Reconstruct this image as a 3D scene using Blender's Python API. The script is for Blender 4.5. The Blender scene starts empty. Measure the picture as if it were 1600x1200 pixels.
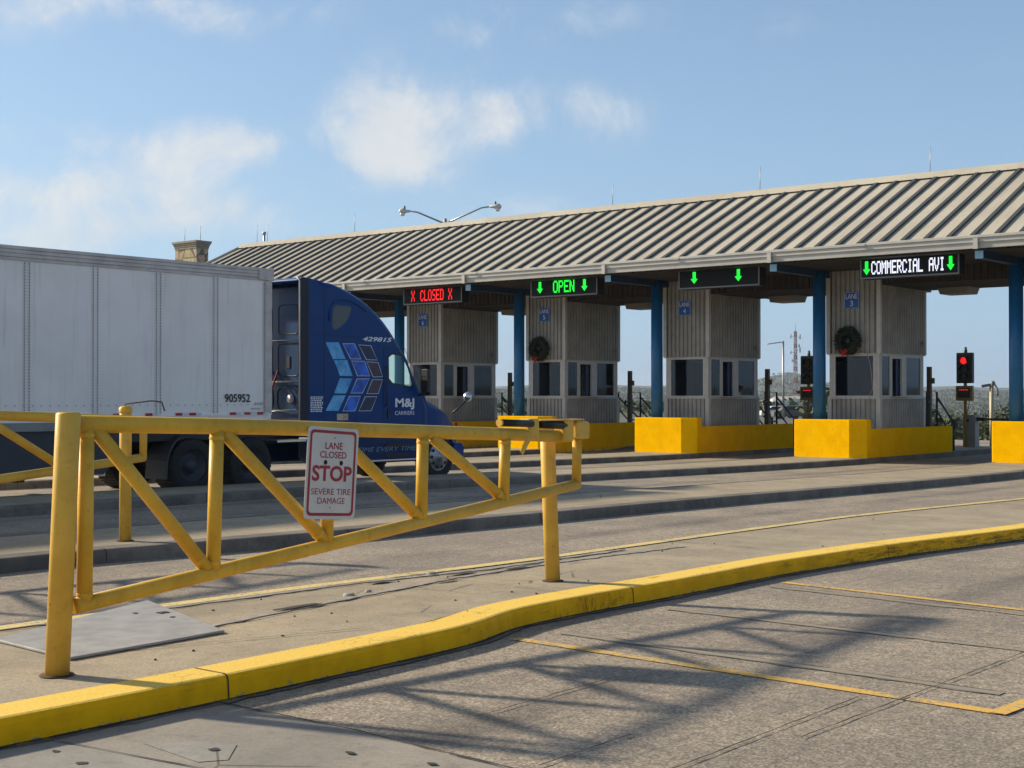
import bpy, bmesh, math, random
from mathutils import Vector, Matrix
R_ = math.radians
random.seed(7)
sc = bpy.context.scene
# ---------------------------------------------------------------- camera, light, exposure
cam = bpy.data.objects.new('camera', bpy.data.cameras.new('camera'))
sc.collection.objects.link(cam); sc.camera = cam
cam.location = (0, 0, 1.76)
cam.rotation_euler = (R_(90) + math.atan(20/2220), 0, R_(39.4))
cam.data.sensor_width = 36; cam.data.lens = 36*2220/1600
cam.data.clip_start = .1; cam.data.clip_end = 20000
SUN_AZ, SUN_EL = 16.5, 27.0       # light travels towards +X, turned 15 degrees towards +Y
EXPO = 0.42
d = Vector((math.cos(R_(SUN_AZ))*math.cos(R_(SUN_EL)), math.sin(R_(SUN_AZ))*math.cos(R_(SUN_EL)), -math.sin(R_(SUN_EL))))
sl = bpy.data.lights.new('sun', 'SUN'); sl.energy = 5.0; sl.angle = R_(2.3); sl.color = (1, .86, .66)
sun = bpy.data.objects.new('sun', sl); sc.collection.objects.link(sun)
sun.rotation_euler = d.to_track_quat('-Z', 'Y').to_euler()
sc.view_settings.view_transform = 'Standard'; sc.view_settings.look = 'None'
sc.view_settings.exposure = EXPO; sc.view_settings.gamma = 1; sc.view_settings.use_curve_mapping = False

def build_world():
    w = bpy.data.worlds.new('World'); sc.world = w; w.use_nodes = True
    nt = w.node_tree; N = nt.nodes; L = nt.links
    for n in list(N): N.remove(n)
    out = N.new('ShaderNodeOutputWorld'); bg = N.new('ShaderNodeBackground')
    sky = N.new('ShaderNodeTexSky'); sky.sky_type = 'NISHITA'; sky.sun_disc = False
    sky.sun_elevation = R_(SUN_EL); sky.sun_rotation = R_(270-SUN_AZ)
    sky.air_density = 1.0; sky.dust_density = 1.6; sky.ozone_density = 1.6; sky.altitude = 100
    def M(op, a, b=None, c=None):
        n = N.new('ShaderNodeMath'); n.operation = op
        for i, v in enumerate((a, b, c)):
            if v is None: continue
            if isinstance(v, (int, float)): n.inputs[i].default_value = v
            else: L.new(v, n.inputs[i])
        return n.outputs[0]
    tc = N.new('ShaderNodeTexCoord')
    nz = N.new('ShaderNodeTexNoise'); nz.inputs['Scale'].default_value = 11; nz.inputs['Detail'].default_value = 7; nz.inputs['Roughness'].default_value = .55
    L.new(tc.outputs['Generated'], nz.inputs['Vector'])
    nb = N.new('ShaderNodeTexNoise'); nb.inputs['Scale'].default_value = 15; nb.inputs['Detail'].default_value = 12; nb.inputs['Roughness'].default_value = .66; nb.inputs['Distortion'].default_value = .35
    L.new(tc.outputs['Generated'], nb.inputs['Vector'])
    dot = N.new('ShaderNodeVectorMath'); dot.operation = 'DOT_PRODUCT'; dot.inputs[1].default_value = (math.cos(R_(39.4)), math.sin(R_(39.4)), 0)
    L.new(tc.outputs['Generated'], dot.inputs[0])
    dof = N.new('ShaderNodeVectorMath'); dof.operation = 'DOT_PRODUCT'; dof.inputs[1].default_value = (-math.sin(R_(39.4)), math.cos(R_(39.4)), 0)
    L.new(tc.outputs['Generated'], dof.inputs[0])
    sep = N.new('ShaderNodeSeparateXYZ'); L.new(tc.outputs['Generated'], sep.inputs[0])
    u0 = dot.outputs['Value']; v0 = sep.outputs['Z']
    sn = N.new('ShaderNodeSeparateXYZ'); L.new(nz.outputs['Color'], sn.inputs[0])
    u = M('MULTIPLY_ADD', M('SUBTRACT', sn.outputs[0], .5), .060, u0)
    v = M('MULTIPLY_ADD', M('SUBTRACT', sn.outputs[1], .5), .045, v0)
    # cloud banks: (bearing, height, half width, half height, density) in unit-direction terms
    CL = [(-.094,.192,.046,.034,.95),(-.076,.163,.036,.030,.85),(-.02,.200,.05,.024,.55),(.04,.196,.050,.020,.40),(-.195,.176,.034,.015,.85),(-.238,.160,.042,.018,.8),(-.165,.182,.03,.010,.5),(-.28,.168,.03,.012,.4),
          (-.212,.128,.050,.022,1.0),(-.26,.120,.05,.010,.35),(-.10,.12,.10,.012,.22),(-.310,.138,.055,.016,.95),(-.310,.108,.060,.015,1.0),(-.325,.252,.045,.022,.8),(-.027,.249,.030,.019,.6),
          (.036,.256,.046,.018,.4),(.110,.252,.07,.018,.2),(.175,.250,.05,.018,.2),(-.238,.262,.05,.016,.5),(-.160,.258,.05,.014,.4),
          (.014,.130,.055,.016,.3),(-.325,.172,.018,.010,.35),(.062,.192,.028,.018,.35),(.185,.215,.02,.008,.2),(.325,.225,.05,.02,.12),(-.02,.20,.02,.012,.3)]
    tot = None
    for (cu, cv, a, b, k) in CL:
        du = M('MULTIPLY', M('SUBTRACT', u, cu), 1/a); dv = M('MULTIPLY', M('SUBTRACT', v, cv), 1/b)
        q = M('MULTIPLY_ADD', du, du, M('MULTIPLY', dv, dv))
        g = M('MULTIPLY', M('EXPONENT', M('MULTIPLY', q, -1.05)), k)
        tot = g if tot is None else M('ADD', tot, g)
    front = M('GREATER_THAN', dof.outputs['Value'], .2)
    # elsewhere: unseen broken cloud, thickened behind the camera to brighten booth fronts
    wide = N.new('ShaderNodeTexNoise'); wide.inputs['Scale'].default_value = 3; wide.inputs['Detail'].default_value = 5
    L.new(tc.outputs['Generated'], wide.inputs['Vector'])
    dback = N.new('ShaderNodeVectorMath'); dback.operation = 'DOT_PRODUCT'; dback.inputs[1].default_value = (-.35, -.93, .1); L.new(tc.outputs['Generated'], dback.inputs[0])
    rest = M('MULTIPLY', M('MULTIPLY', M('MAXIMUM', M('SUBTRACT', wide.outputs[0], .40), 0), 6), M('ADD', M('MAXIMUM', dback.outputs['Value'], 0), .3))
    tot = M('ADD', M('MULTIPLY', tot, front), M('MULTIPLY', rest, M('SUBTRACT', 1, front)))
    # ragged edge
    tex = M('MULTIPLY', M('SUBTRACT', nb.outputs[0], .5), 3.0)
    m = M('MULTIPLY_ADD', M('MINIMUM', M('MULTIPLY', tot, 2.0), 1), tex, M('MULTIPLY', tot, .95))
    mr = N.new('ShaderNodeMapRange'); mr.interpolation_type = 'SMOOTHSTEP'; L.new(m, mr.inputs[0]); mr.inputs[1].default_value = .06; mr.inputs[2].default_value = 1.38
    mr.inputs[4].default_value = .84
    mix = N.new('ShaderNodeMixRGB'); L.new(mr.outputs[0], mix.inputs[0]); L.new(sky.outputs[0], mix.inputs[1])
    # thin veil that whitens the sky low down
    veil = N.new('ShaderNodeMapRange'); L.new(v0, veil.inputs[0]); veil.inputs[1].default_value = 0; veil.inputs[2].default_value = .26; veil.inputs[3].default_value = VEIL0; veil.inputs[4].default_value = VEIL1
    mv = N.new('ShaderNodeMixRGB'); L.new(sky.outputs[0], mv.inputs[1]); mv.inputs[2].default_value = VEILC
    zf = N.new('ShaderNodeMapRange'); zf.interpolation_type = 'SMOOTHSTEP'; L.new(v0, zf.inputs[0]); zf.inputs[1].default_value = .27; zf.inputs[2].default_value = .75; zf.inputs[3].default_value = 1; zf.inputs[4].default_value = 0
    L.new(M('MULTIPLY', veil.outputs[0], zf.outputs[0]), mv.inputs[0])
    tn = N.new('ShaderNodeMixRGB'); tn.blend_type = 'MULTIPLY'; tn.inputs[0].default_value = 1; L.new(mv.outputs[0], tn.inputs[1]); tn.inputs[2].default_value = (.92, 1.045, 1.135, 1); L.new(tn.outputs[0], mix.inputs[1]); cc = N.new('ShaderNodeMixRGB'); L.new(M('MULTIPLY_ADD', nb.outputs[0], 1.6, -.3), cc.inputs[0]); cc.inputs[1].default_value = (5.9, 6.4, 7.1, 1); cc.inputs[2].default_value = CLOUDC; L.new(cc.outputs[0], mix.inputs[2])
    L.new(mix.outputs[0], bg.inputs[0]); bg.inputs[1].default_value = SKYS
    L.new(bg.outputs[0], out.inputs[0])
SKYS = .078
VEIL0, VEIL1, VEILC, CLOUDC = .6, .32, (4.9, 6.5, 8.6, 1), (8.6, 8.5, 8.2, 1)
build_world()

# ---------------------------------------------------------------- materials
def mat(name, col, rough=.6, metal=0, var=.0, vscale=3.0, bump=0, bscale=30, emit=None, es=1, col2=None, spec=.5, coat=0, world=False, det=5):
    m = bpy.data.materials.new(name); m.use_nodes = True
    nt = m.node_tree; N = nt.nodes; L = nt.links; b = N['Principled BSDF']
    b.inputs['Base Color'].default_value = (*col, 1); b.inputs['Roughness'].default_value = rough; b.inputs['Metallic'].default_value = metal
    b.inputs['Specular IOR Level'].default_value = spec
    if coat: b.inputs['Coat Weight'].default_value = coat; b.inputs['Coat Roughness'].default_value = .08
    co = None
    if var or bump:
        if world: g = N.new('ShaderNodeNewGeometry'); co = g.outputs['Position']
        else: g = N.new('ShaderNodeTexCoord'); co = g.outputs['Object']
    if var:
        n = N.new('ShaderNodeTexNoise'); n.inputs['Scale'].default_value = vscale; n.inputs['Detail'].default_value = det; n.inputs['Roughness'].default_value = .6
        L.new(co, n.inputs['Vector'])
        r = N.new('ShaderNodeValToRGB'); c2 = col2 or tuple(c*(1-var) for c in col)
        r.color_ramp.elements[0].position = .36; r.color_ramp.elements[0].color = (*c2, 1)
        r.color_ramp.elements[1].position = .62; r.color_ramp.elements[1].color = (*col, 1)
        L.new(n.outputs[0], r.inputs[0]); L.new(r.outputs[0], b.inputs['Base Color'])
    if bump:
        n = N.new('ShaderNodeTexNoise'); n.inputs['Scale'].default_value = bscale; n.inputs['Detail'].default_value = 6; L.new(co, n.inputs['Vector'])
        bp = N.new('ShaderNodeBump'); bp.inputs['Strength'].default_value = bump; bp.inputs['Distance'].default_value = .01
        L.new(n.outputs[0], bp.inputs['Height']); L.new(bp.outputs[0], b.inputs['Normal'])
    if emit: b.inputs['Emission Color'].default_value = (*emit, 1); b.inputs['Emission Strength'].default_value = es
    return m

class NT:
    """small helper for larger node materials in world space"""
    def __init__(s, name, rough=.9):
        s.m = bpy.data.materials.new(name); s.m.use_nodes = True; s.N = s.m.node_tree.nodes; s.L = s.m.node_tree.links; s.b = s.N['Principled BSDF']
        s.b.inputs['Roughness'].default_value = rough
        s.pos = s.N.new('ShaderNodeNewGeometry').outputs['Position']
        sp = s.N.new('ShaderNodeSeparateXYZ'); s.L.new(s.pos, sp.inputs[0]); s.x, s.y, s.z = sp.outputs
    def noise(s, scale, det=4, rough=.55, stretch=None):
        n = s.N.new('ShaderNodeTexNoise'); n.inputs['Scale'].default_value = scale; n.inputs['Detail'].default_value = det; n.inputs['Roughness'].default_value = rough
        if stretch:
            mp = s.N.new('ShaderNodeMapping'); mp.inputs['Scale'].default_value = stretch; s.L.new(s.pos, mp.inputs[0]); s.L.new(mp.outputs[0], n.inputs['Vector'])
        else: s.L.new(s.pos, n.inputs['Vector'])
        return n.outputs[0]
    def voro(s, scale, feature='F1', out='Distance'):
        n = s.N.new('ShaderNodeTexVoronoi'); n.feature = feature; n.inputs['Scale'].default_value = scale; s.L.new(s.pos, n.inputs['Vector']); return n.outputs[out]
    def ramp(s, v, *pts):
        r = s.N.new('ShaderNodeValToRGB'); e = r.color_ramp.elements
        while len(e) < len(pts): e.new(.5)
        for i, (p, c) in enumerate(pts): e[i].position = p; e[i].color = (*c, 1) if not isinstance(c, (int, float)) else (c, c, c, 1)
        s.L.new(v, r.inputs[0]); return r.outputs[0]
    def rng(s, v, a, b, c=0, d=1, smooth=True):
        n = s.N.new('ShaderNodeMapRange'); n.interpolation_type = 'SMOOTHSTEP' if smooth else 'LINEAR'
        s.L.new(v, n.inputs[0])
        for i, q in enumerate((a, b, c, d)): n.inputs[i+1].default_value = q
        return n.outputs[0]
    def mix(s, f, a, b, mode='MIX'):
        n = s.N.new('ShaderNodeMixRGB'); n.blend_type = mode
        for i, v in enumerate((f, a, b)):
            if isinstance(v, (int, float)): n.inputs[i].default_value = v if i == 0 else (v, v, v, 1)
            elif isinstance(v, tuple): n.inputs[i].default_value = (*v, 1)
            else: s.L.new(v, n.inputs[i])
        return n.outputs[0]
    def math(s, op, a, b=0):
        n = s.N.new('ShaderNodeMath'); n.operation = op
        for i, v in enumerate((a, b)):
            if isinstance(v, (int, float)): n.inputs[i].default_value = v
            else: s.L.new(v, n.inputs[i])
        return n.outputs[0]
    def done(s, col, height=None, strength=.5, dist=.01):
        s.L.new(col, s.b.inputs['Base Color'])
        if height is not None:
            bp = s.N.new('ShaderNodeBump'); bp.inputs['Strength'].default_value = strength; bp.inputs['Distance'].default_value = dist
            s.L.new(height, bp.inputs['Height']); s.L.new(bp.outputs[0], s.b.inputs['Normal'])
        return s.m

def road_material():
    s = NT('road_aggregate', .85)
    agg = s.noise(42, 5, .80); agg2 = s.voro(48)
    base = s.ramp(agg, (.26, (.06, .052, .047)), (.43, (.26, .22, .17)), (.57, (.52, .43, .305)), (.74, (.92, .77, .56)))
    pebb = s.ramp(agg2, (.10, (.60, .52, .42)), (.38, (.26, .22, .18)), (.62, (.085, .075, .065)))
    c = s.mix(.40, base, pebb); c = s.mix(.8, c, s.mix(1.0, c, s.ramp(s.noise(13, 4, .7), (.34, .62), (.5, 1.0), (.66, 1.35)), 'MULTIPLY'))
    patch = s.rng(s.noise(.55, 8, .68), .42, .58)
    c = s.mix(s.math('MULTIPLY', patch, .60), c, s.mix(.55, c, (.10, .092, .088)))
    # tyre-darkened wheel tracks running along the lanes, 5.8 m lane pitch
    xm = s.math('MODULO', s.math('ADD', s.x, 605.25), 5.8)
    t1 = s.math('MULTIPLY', s.rng(xm, .55, 1.05), s.rng(xm, 1.5, 1.05)); t2 = s.math('MULTIPLY', s.rng(xm, 2.4, 2.9), s.rng(xm, 3.3, 2.9))
    tr = s.math('MULTIPLY', s.math('ADD', t1, t2), s.rng(s.noise(.9, 5, .65, (1, .22, 1)), .33, .62))
    c = s.mix(s.math('MULTIPLY', tr, .6), c, s.mix(.8, c, (.04, .038, .04)))
    # long rubber smears
    sm = s.rng(s.noise(2.0, 5, .7, (3.2, .18, 1)), .56, .70)
    c = s.mix(s.math('MULTIPLY', sm, .3), c, (.06, .057, .06))
    st = s.rng(s.noise(5.5, 5, .6), .66, .74)
    c = s.mix(s.math('MULTIPLY', st, .4), c, (.42, .38, .33))
    return s.done(c, s.math('ADD', agg, s.math('MULTIPLY', agg2, -.6)), .55, .008)

def concrete_material(name, a, b, speck=.5, bump=.25):
    s = NT(name, .88)
    f = s.noise(1.2, 9, .68); g = s.noise(60, 5, .8); h = s.noise(9, 8, .72)
    c = s.mix(s.rng(f, .35, .65), b, a)
    c = s.mix(speck, c, s.mix(1.0, c, s.ramp(g, (.30, .35), (.5, 1.0), (.70, 1.45)), 'MULTIPLY'))
    c = s.mix(s.math('MULTIPLY', s.rng(h, .50, .68), .38), c, tuple(x*.45 for x in b))
    c = s.mix(s.math('MULTIPLY', s.rng(s.noise(.8, 6, .7, (1, .25, 1)), .50, .66), .35), c, tuple(x*.6 for x in b))
    v = s.voro(1.1, 'DISTANCE_TO_EDGE')
    crk = s.math('MULTIPLY', s.rng(v, .012, .0), s.rng(s.noise(.8, 3), .55, .62))
    c = s.mix(s.math('MULTIPLY', crk, .75), c, (.04, .035, .03))
    return s.done(c, s.math('ADD', h, s.math('MULTIPLY', g, .6)), bump, .006)

def yellow_kerb_material():
    s = NT('kerb_yellow_paint', .62)
    f = s.noise(3.5, 7, .65); g = s.noise(60, 4, .7)
    c = s.mix(s.rng(f, .36, .62), (.78, .37, .0), (.94, .47, .001)); s.b.inputs['Specular IOR Level'].default_value = .12; gn = s.N.new('ShaderNodeNewGeometry'); sn_ = s.N.new('ShaderNodeSeparateXYZ'); s.L.new(gn.outputs['True Normal'], sn_.inputs[0]); c = s.mix(s.rng(sn_.outputs[2], .75, .95), c, s.mix(s.rng(g, .35, .65), (.76, .50, .085), (.90, .64, .15)))
    # scuffed chips, mostly at the foot of the face
    low = s.rng(s.z, .05, -.01)
    chip = s.rng(s.math('ADD', s.noise(16, 6, .7), s.math('MULTIPLY', low, .22)), .68, .72)
    c = s.mix(chip, c, (.26, .23, .19))
    rub = s.math('MULTIPLY', s.rng(s.noise(5, 6, .7, (1, .55, 3)), .60, .70), .5)
    c = s.mix(rub, c, (.10, .085, .02))
    # short black tyre scrapes on the face where the kerb swings out
    face = s.rng(sn_.outputs[2], .6, .3)
    band = s.math('MULTIPLY', s.math('MULTIPLY', s.rng(s.y, 8.7, 9.2), s.rng(s.y, 10.0, 9.5)), s.rng(s.noise(11, 5, .8, (1, 2.2, .6)), .52, .60))
    band2 = s.math('MULTIPLY', s.math('MULTIPLY', s.rng(s.y, 12.3, 14), s.rng(s.y, 22, 18)), s.rng(s.noise(7, 6, .8, (1, .5, 4)), .47, .60))
    c = s.mix(s.math('MULTIPLY', s.math('MAXIMUM', band, band2), s.math('MULTIPLY', face, .62)), c, (.05, .036, .015))
    crk = s.math('MULTIPLY', s.rng(s.voro(9, 'DISTANCE_TO_EDGE'), .05, .0), s.rng(s.noise(2, 4), .50, .60))
    c = s.mix(s.math('MULTIPLY', crk, s.math('MULTIPLY', s.math('SUBTRACT', 1, face), .7)), c, (.34, .24, .06))
    return s.done(c, s.math('ADD', f, s.math('MULTIPLY', g, .5)), .5, .008)

def worn_line_material(name, col, thresh=.46):
    s = NT(name, .8)
    f = s.noise(26, 6, .75); g = s.noise(2.2, 4)
    w = s.rng(s.math('ADD', f, s.math('MULTIPLY', g, .35)), thresh+.16, thresh+.24)
    c = s.mix(w, (.27, .24, .19), col)
    return s.done(c, s.noise(70, 3), .4, .006)

def stone_material():
    s = NT('stone_cladding', .9)
    v = s.N.new('ShaderNodeTexVoronoi'); v.feature = 'DISTANCE_TO_EDGE'; v.inputs['Scale'].default_value = 1.15; s.L.new(s.pos, v.inputs['Vector'])
    v2 = s.voro(1.15, 'F1', 'Color')
    c = s.mix(.25, s.mix(s.rng(s.noise(4, 5), .35, .65), (.50, .37, .21), (.66, .52, .33)), v2, 'MULTIPLY')
    c = s.mix(s.rng(v.outputs[0], .07, .02), c, (.16, .13, .09))
    return s.done(c, v.outputs[0], .6, .05)

def worn_paint(name, a, b, chip, under, rough=.48, spec=.22, cs=9, bump=.15, lowz=None):
    s = NT(name, rough); s.b.inputs['Specular IOR Level'].default_value = spec
    f = s.noise(2.6, 7, .65); h = s.noise(14, 6, .65)
    c = s.mix(s.rng(f, .34, .64), b, a)
    c = s.mix(s.math('MULTIPLY', s.rng(h, .54, .72), .35), c, tuple(x*.62 for x in b))
    run = s.rng(s.noise(9, 5, .7, (1, 1, .12)), .60, .72)
    c = s.mix(s.math('MULTIPLY', run, .30), c, (under[0]*.9, under[1]*.9, under[2]*.9))
    v = s.rng(s.math('ADD', s.noise(cs, 8, .72), s.math('MULTIPLY', s.noise(1.7, 3), .18)), chip, chip+.02)
    if lowz is not None: v = s.math('MAXIMUM', v, s.math('MULTIPLY', s.rng(s.z, lowz[1], lowz[0]), s.rng(s.noise(6, 7, .7), .42, .60)))
    c = s.mix(v, c, under)
    return s.done(c, s.math('ADD', h, s.math('MULTIPLY', v, -1.5)), bump, .01)
M = {}
M['road'] = road_material()
M['pave'] = concrete_material('island_concrete', (.375, .315, .215), (.285, .24, .17), .75, .45)
M['slab'] = concrete_material('smooth_concrete', (.30, .27, .225), (.235, .215, .185), .4, .15)
M['slab2'] = concrete_material('pad_concrete', (.30, .285, .255), (.24, .225, .20), .3, .15)
M['kerbc'] = concrete_material('kerb_concrete', (.21, .185, .15), (.11, .098, .085), .4)
M['kerby'] = yellow_kerb_material()
M['line'] = worn_line_material('yellow_line_paint', (.64, .50, .20), .42)
M['line2'] = worn_line_material('orange_line_paint', (.66, .40, .08), .43)
M['seal'] = mat('joint_sealant', (.34, .32, .285), .8, var=.4, vscale=8, world=True)
M['sawcut'] = worn_line_material('saw_cut_fill', (.27, .235, .18), .50)
M['gap'] = mat('joint_gap', (.035, .032, .03), .95, var=.3, vscale=20, world=True)
M['plate'] = mat('galvanised_plate', (.36, .355, .335), .6, .15, var=.25, vscale=5, bump=.1, bscale=14)
M['pipe'] = worn_paint('gate_yellow_paint', (.72, .43, .050), (.58, .34, .035), .775, (.10, .045, .02), .42, .25, 16)
M['pipe_old'] = worn_paint('post_yellow_paint', (.70, .44, .075), (.60, .36, .055), .77, (.11, .05, .022), .46, .25, 12)
M['rust'] = mat('rust', (.10, .045, .02), .9, var=.5, vscale=30)
M['blackbar'] = mat('black_steel', (.015, .014, .014), .45, .3)
M['signw'] = mat('sign_white', (.62, .61, .57), .5, var=.10, vscale=6)
M['signr'] = mat('sign_red', (.36, .012, .03), .5, var=.2, vscale=10)
M['hole'] = mat('bolt_hole', (.01, .01, .01), .9)
M['byellow'] = worn_paint('barrier_yellow_paint', (.98, .53, .0), (.90, .46, .0), .77, (.34, .27, .16), .8, .0, 7, .5, (-.16, .02))
def roof_metal():
    s = NT('roof_metal', .5); s.b.inputs['Specular IOR Level'].default_value = .25
    c = s.mix(s.rng(s.noise(.35, 6, .6), .35, .65), (.43, .395, .32), (.50, .465, .375))
    c = s.mix(s.math('MULTIPLY', s.rng(s.noise(7, 6, .7, (1, .12, .12)), .48, .70), .30), c, (.28, .25, .19))
    c = s.mix(s.math('MULTIPLY', s.rng(s.noise(16, 4, .8), .60, .70), .22), c, (.30, .27, .22))
    return s.done(c, s.noise(3, 3), .15, .02)
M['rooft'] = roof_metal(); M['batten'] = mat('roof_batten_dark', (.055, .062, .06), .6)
M['gutter'] = mat('gutter_metal', (.47, .46, .425), .45, .2, var=.12, vscale=2)
M['bluep'] = mat('blue_paint', (.006, .12, .30), .38, var=.12, vscale=4, spec=.4); M['beamp'] = mat('beam_shaded_blue', (.004, .03, .085), .5)  # beams take the column blue darkened, canopy shade put into the colour
M['clad'] = mat('corrugated_cladding', (.345, .345, .33), .55, .0, var=.24, vscale=1.6, spec=.25)
M['bulk'] = mat('bulkhead_shaded', (.055, .045, .038), .7, var=.3, vscale=2, spec=.1)  # same cladding as the booths, with the canopy shade put into its colour
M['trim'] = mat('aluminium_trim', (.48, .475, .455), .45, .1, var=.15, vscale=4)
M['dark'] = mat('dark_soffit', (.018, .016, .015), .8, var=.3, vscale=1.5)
M['ledbox'] = mat('sign_housing', (.010, .011, .014), .6, spec=.15)
M['ledtrim'] = mat('sign_bezel', (.16, .16, .16), .45, .3)
M['ledg'] = mat('led_green', (0, .1, .01), .5, emit=(.01, 1, .05), es=.95)
M['ledr'] = mat('led_red', (.1, 0, 0), .5, emit=(1, .015, .015), es=.95)
M['ledw'] = mat('led_white', (.1, .1, .1), .5, emit=(.80, .84, 1), es=.95)
M['plateb'] = mat('lane_plate_blue', (.01, .10, .42), .5)
M['platew'] = mat('lane_plate_lettering', (.70, .80, .95), .5)
def trailer_paint():
    s = NT('trailer_panel', .36); s.b.inputs['Coat Weight'].default_value = .15
    c = s.mix(s.rng(s.noise(.7, 6, .6), .35, .65), (.86, .80, .755), (.95, .89, .845))
    c = s.mix(s.math('MULTIPLY', s.rng(s.noise(5, 6, .7, (1, 2.2, .10)), .50, .72), .28), c, (.45, .42, .38))
    c = s.mix(s.math('MULTIPLY', s.rng(s.noise(26, 5, .8, (1, 1, .6)), .70, .76), .35), c, (.30, .28, .26))
    return s.done(c, s.noise(1.1, 3, .5, (1, 1.6, .5)), .25, .02)
M['white'] = trailer_paint()
M['rail'] = mat('trailer_rail', (.66, .60, .565), .5, .05, var=.25, vscale=3)
M['rivet'] = mat('rivet', (.30, .29, .29), .5, .1)
M['tblue'] = mat('truck_blue', (.0005, .047, .20), .3, var=.08, vscale=1.2, coat=.12, spec=.15)
M['flap'] = mat('fairing_rubber_navy', (.006, .014, .030), .6)
M['tlow'] = mat('truck_fairing_darkened', (.0008, .025, .10), .4, spec=.2)  # truck navy darkened to offset ground bounce on the lower fairings
M['tback'] = mat('truck_rear_wall', (.006, .050, .15), .35, coat=.2)
M['rubber'] = mat('rubber', (.016, .016, .017), .8, var=.3, vscale=12, bump=.2, bscale=40)
M['black'] = mat('black_plastic', (.012, .012, .013), .5)
M['alu'] = mat('polished_aluminium', (.60, .60, .60), .25, .9)
M['rimm'] = mat('wheel_rim', (.30, .31, .33), .35, .7, var=.2, vscale=12)
M['hub'] = mat('dark_wheel_hub', (.035, .04, .05), .6, var=.3, vscale=8)
M['skirt'] = mat('trailer_skirt', (.035, .040, .052), .5, var=.15, vscale=2)
M['dwhite'] = mat('decal_white', (.80, .82, .85), .4)
M['ddim'] = mat('blue_grey_lettering', (.16, .24, .34), .5)  # fairing lettering in a duller blue grey than the other decals
M['dout'] = mat('decal_outline', (.48, .54, .64), .4)
M['dcyan'] = mat('decal_light_blue', (.16, .56, .90), .35, var=.5, vscale=3.2, col2=(.02, .24, .62))
M['dblue'] = mat('decal_blue', (.012, .17, .85), .35, var=.6, vscale=3.2, col2=(.004, .03, .20))
M['dnavy'] = mat('decal_navy', (.006, .022, .085), .35, var=.3, vscale=3)
M['dred'] = mat('decal_maroon', (.07, .035, .075), .35, var=.4, vscale=3)
M['dblack'] = mat('decal_black', (.02, .02, .022), .5)
M['refr'] = mat('reflector_red', (.40, .01, .02), .35)
M['refw'] = mat('reflector_white', (.65, .65, .65), .35)
M['seam'] = mat('panel_gap', (.004, .008, .02), .7)
M['stone'] = stone_material()
M['cornice'] = mat('stone_cornice', (.36, .30, .23), .85, var=.3, vscale=3)
M['galv'] = mat('galvanised_steel', (.40, .41, .41), .45, .6, var=.15, vscale=4)
M['lampg'] = mat('lamp_glass', (.75, .75, .72), .2)
M['railb'] = mat('handrail_paint', (.018, .03, .045), .45)
M['brown'] = mat('brown_post_paint', (.085, .07, .045), .6, var=.2, vscale=6)
M['olive'] = mat('display_frame_yellow', (.28, .17, .02), .55, var=.2, vscale=6)
M['cab'] = mat('cabinet_grey', (.26, .26, .25), .5, .2, var=.15, vscale=3)
M['wood'] = mat('trunk_bark', (.10, .08, .06), .9)
M['leafw'] = mat('wreath_green', (.006, .020, .010), .7, var=.5, vscale=20)
M['bow'] = mat('bow_red', (.45, .010, .012), .5)
M['interior'] = mat('booth_interior', (.05, .055, .06), .7)
M['blind'] = mat('booth_blue_door', (.015, .04, .13), .5)
M['frame'] = mat('window_frame', (.52, .515, .50), .45, .1, var=.12, vscale=6)
M['cctv'] = mat('camera_housing', (.25, .24, .22), .5)
M['tank'] = mat('tank_white', (.62, .62, .60), .5, var=.15, vscale=.5)
M['bldg'] = mat('far_building_wall', (.42, .38, .32), .8, var=.2, vscale=.6)
M['bldgr'] = mat('far_building_roof', (.30, .28, .26), .7)
M['asph'] = mat('asphalt', (.115, .112, .108), .9, var=.25, vscale=.25, world=True)
M['trred'] = mat('mast_red', (.22, .11, .10), .6)
M['trwhite'] = mat('mast_white', (.32, .33, .34), .6)

M['bep'] = mat('beam_end_lit_blue', (.22, .42, .58), .4); M['cream'] = mat('cream_paint', (.55, .48, .33), .5)

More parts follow.
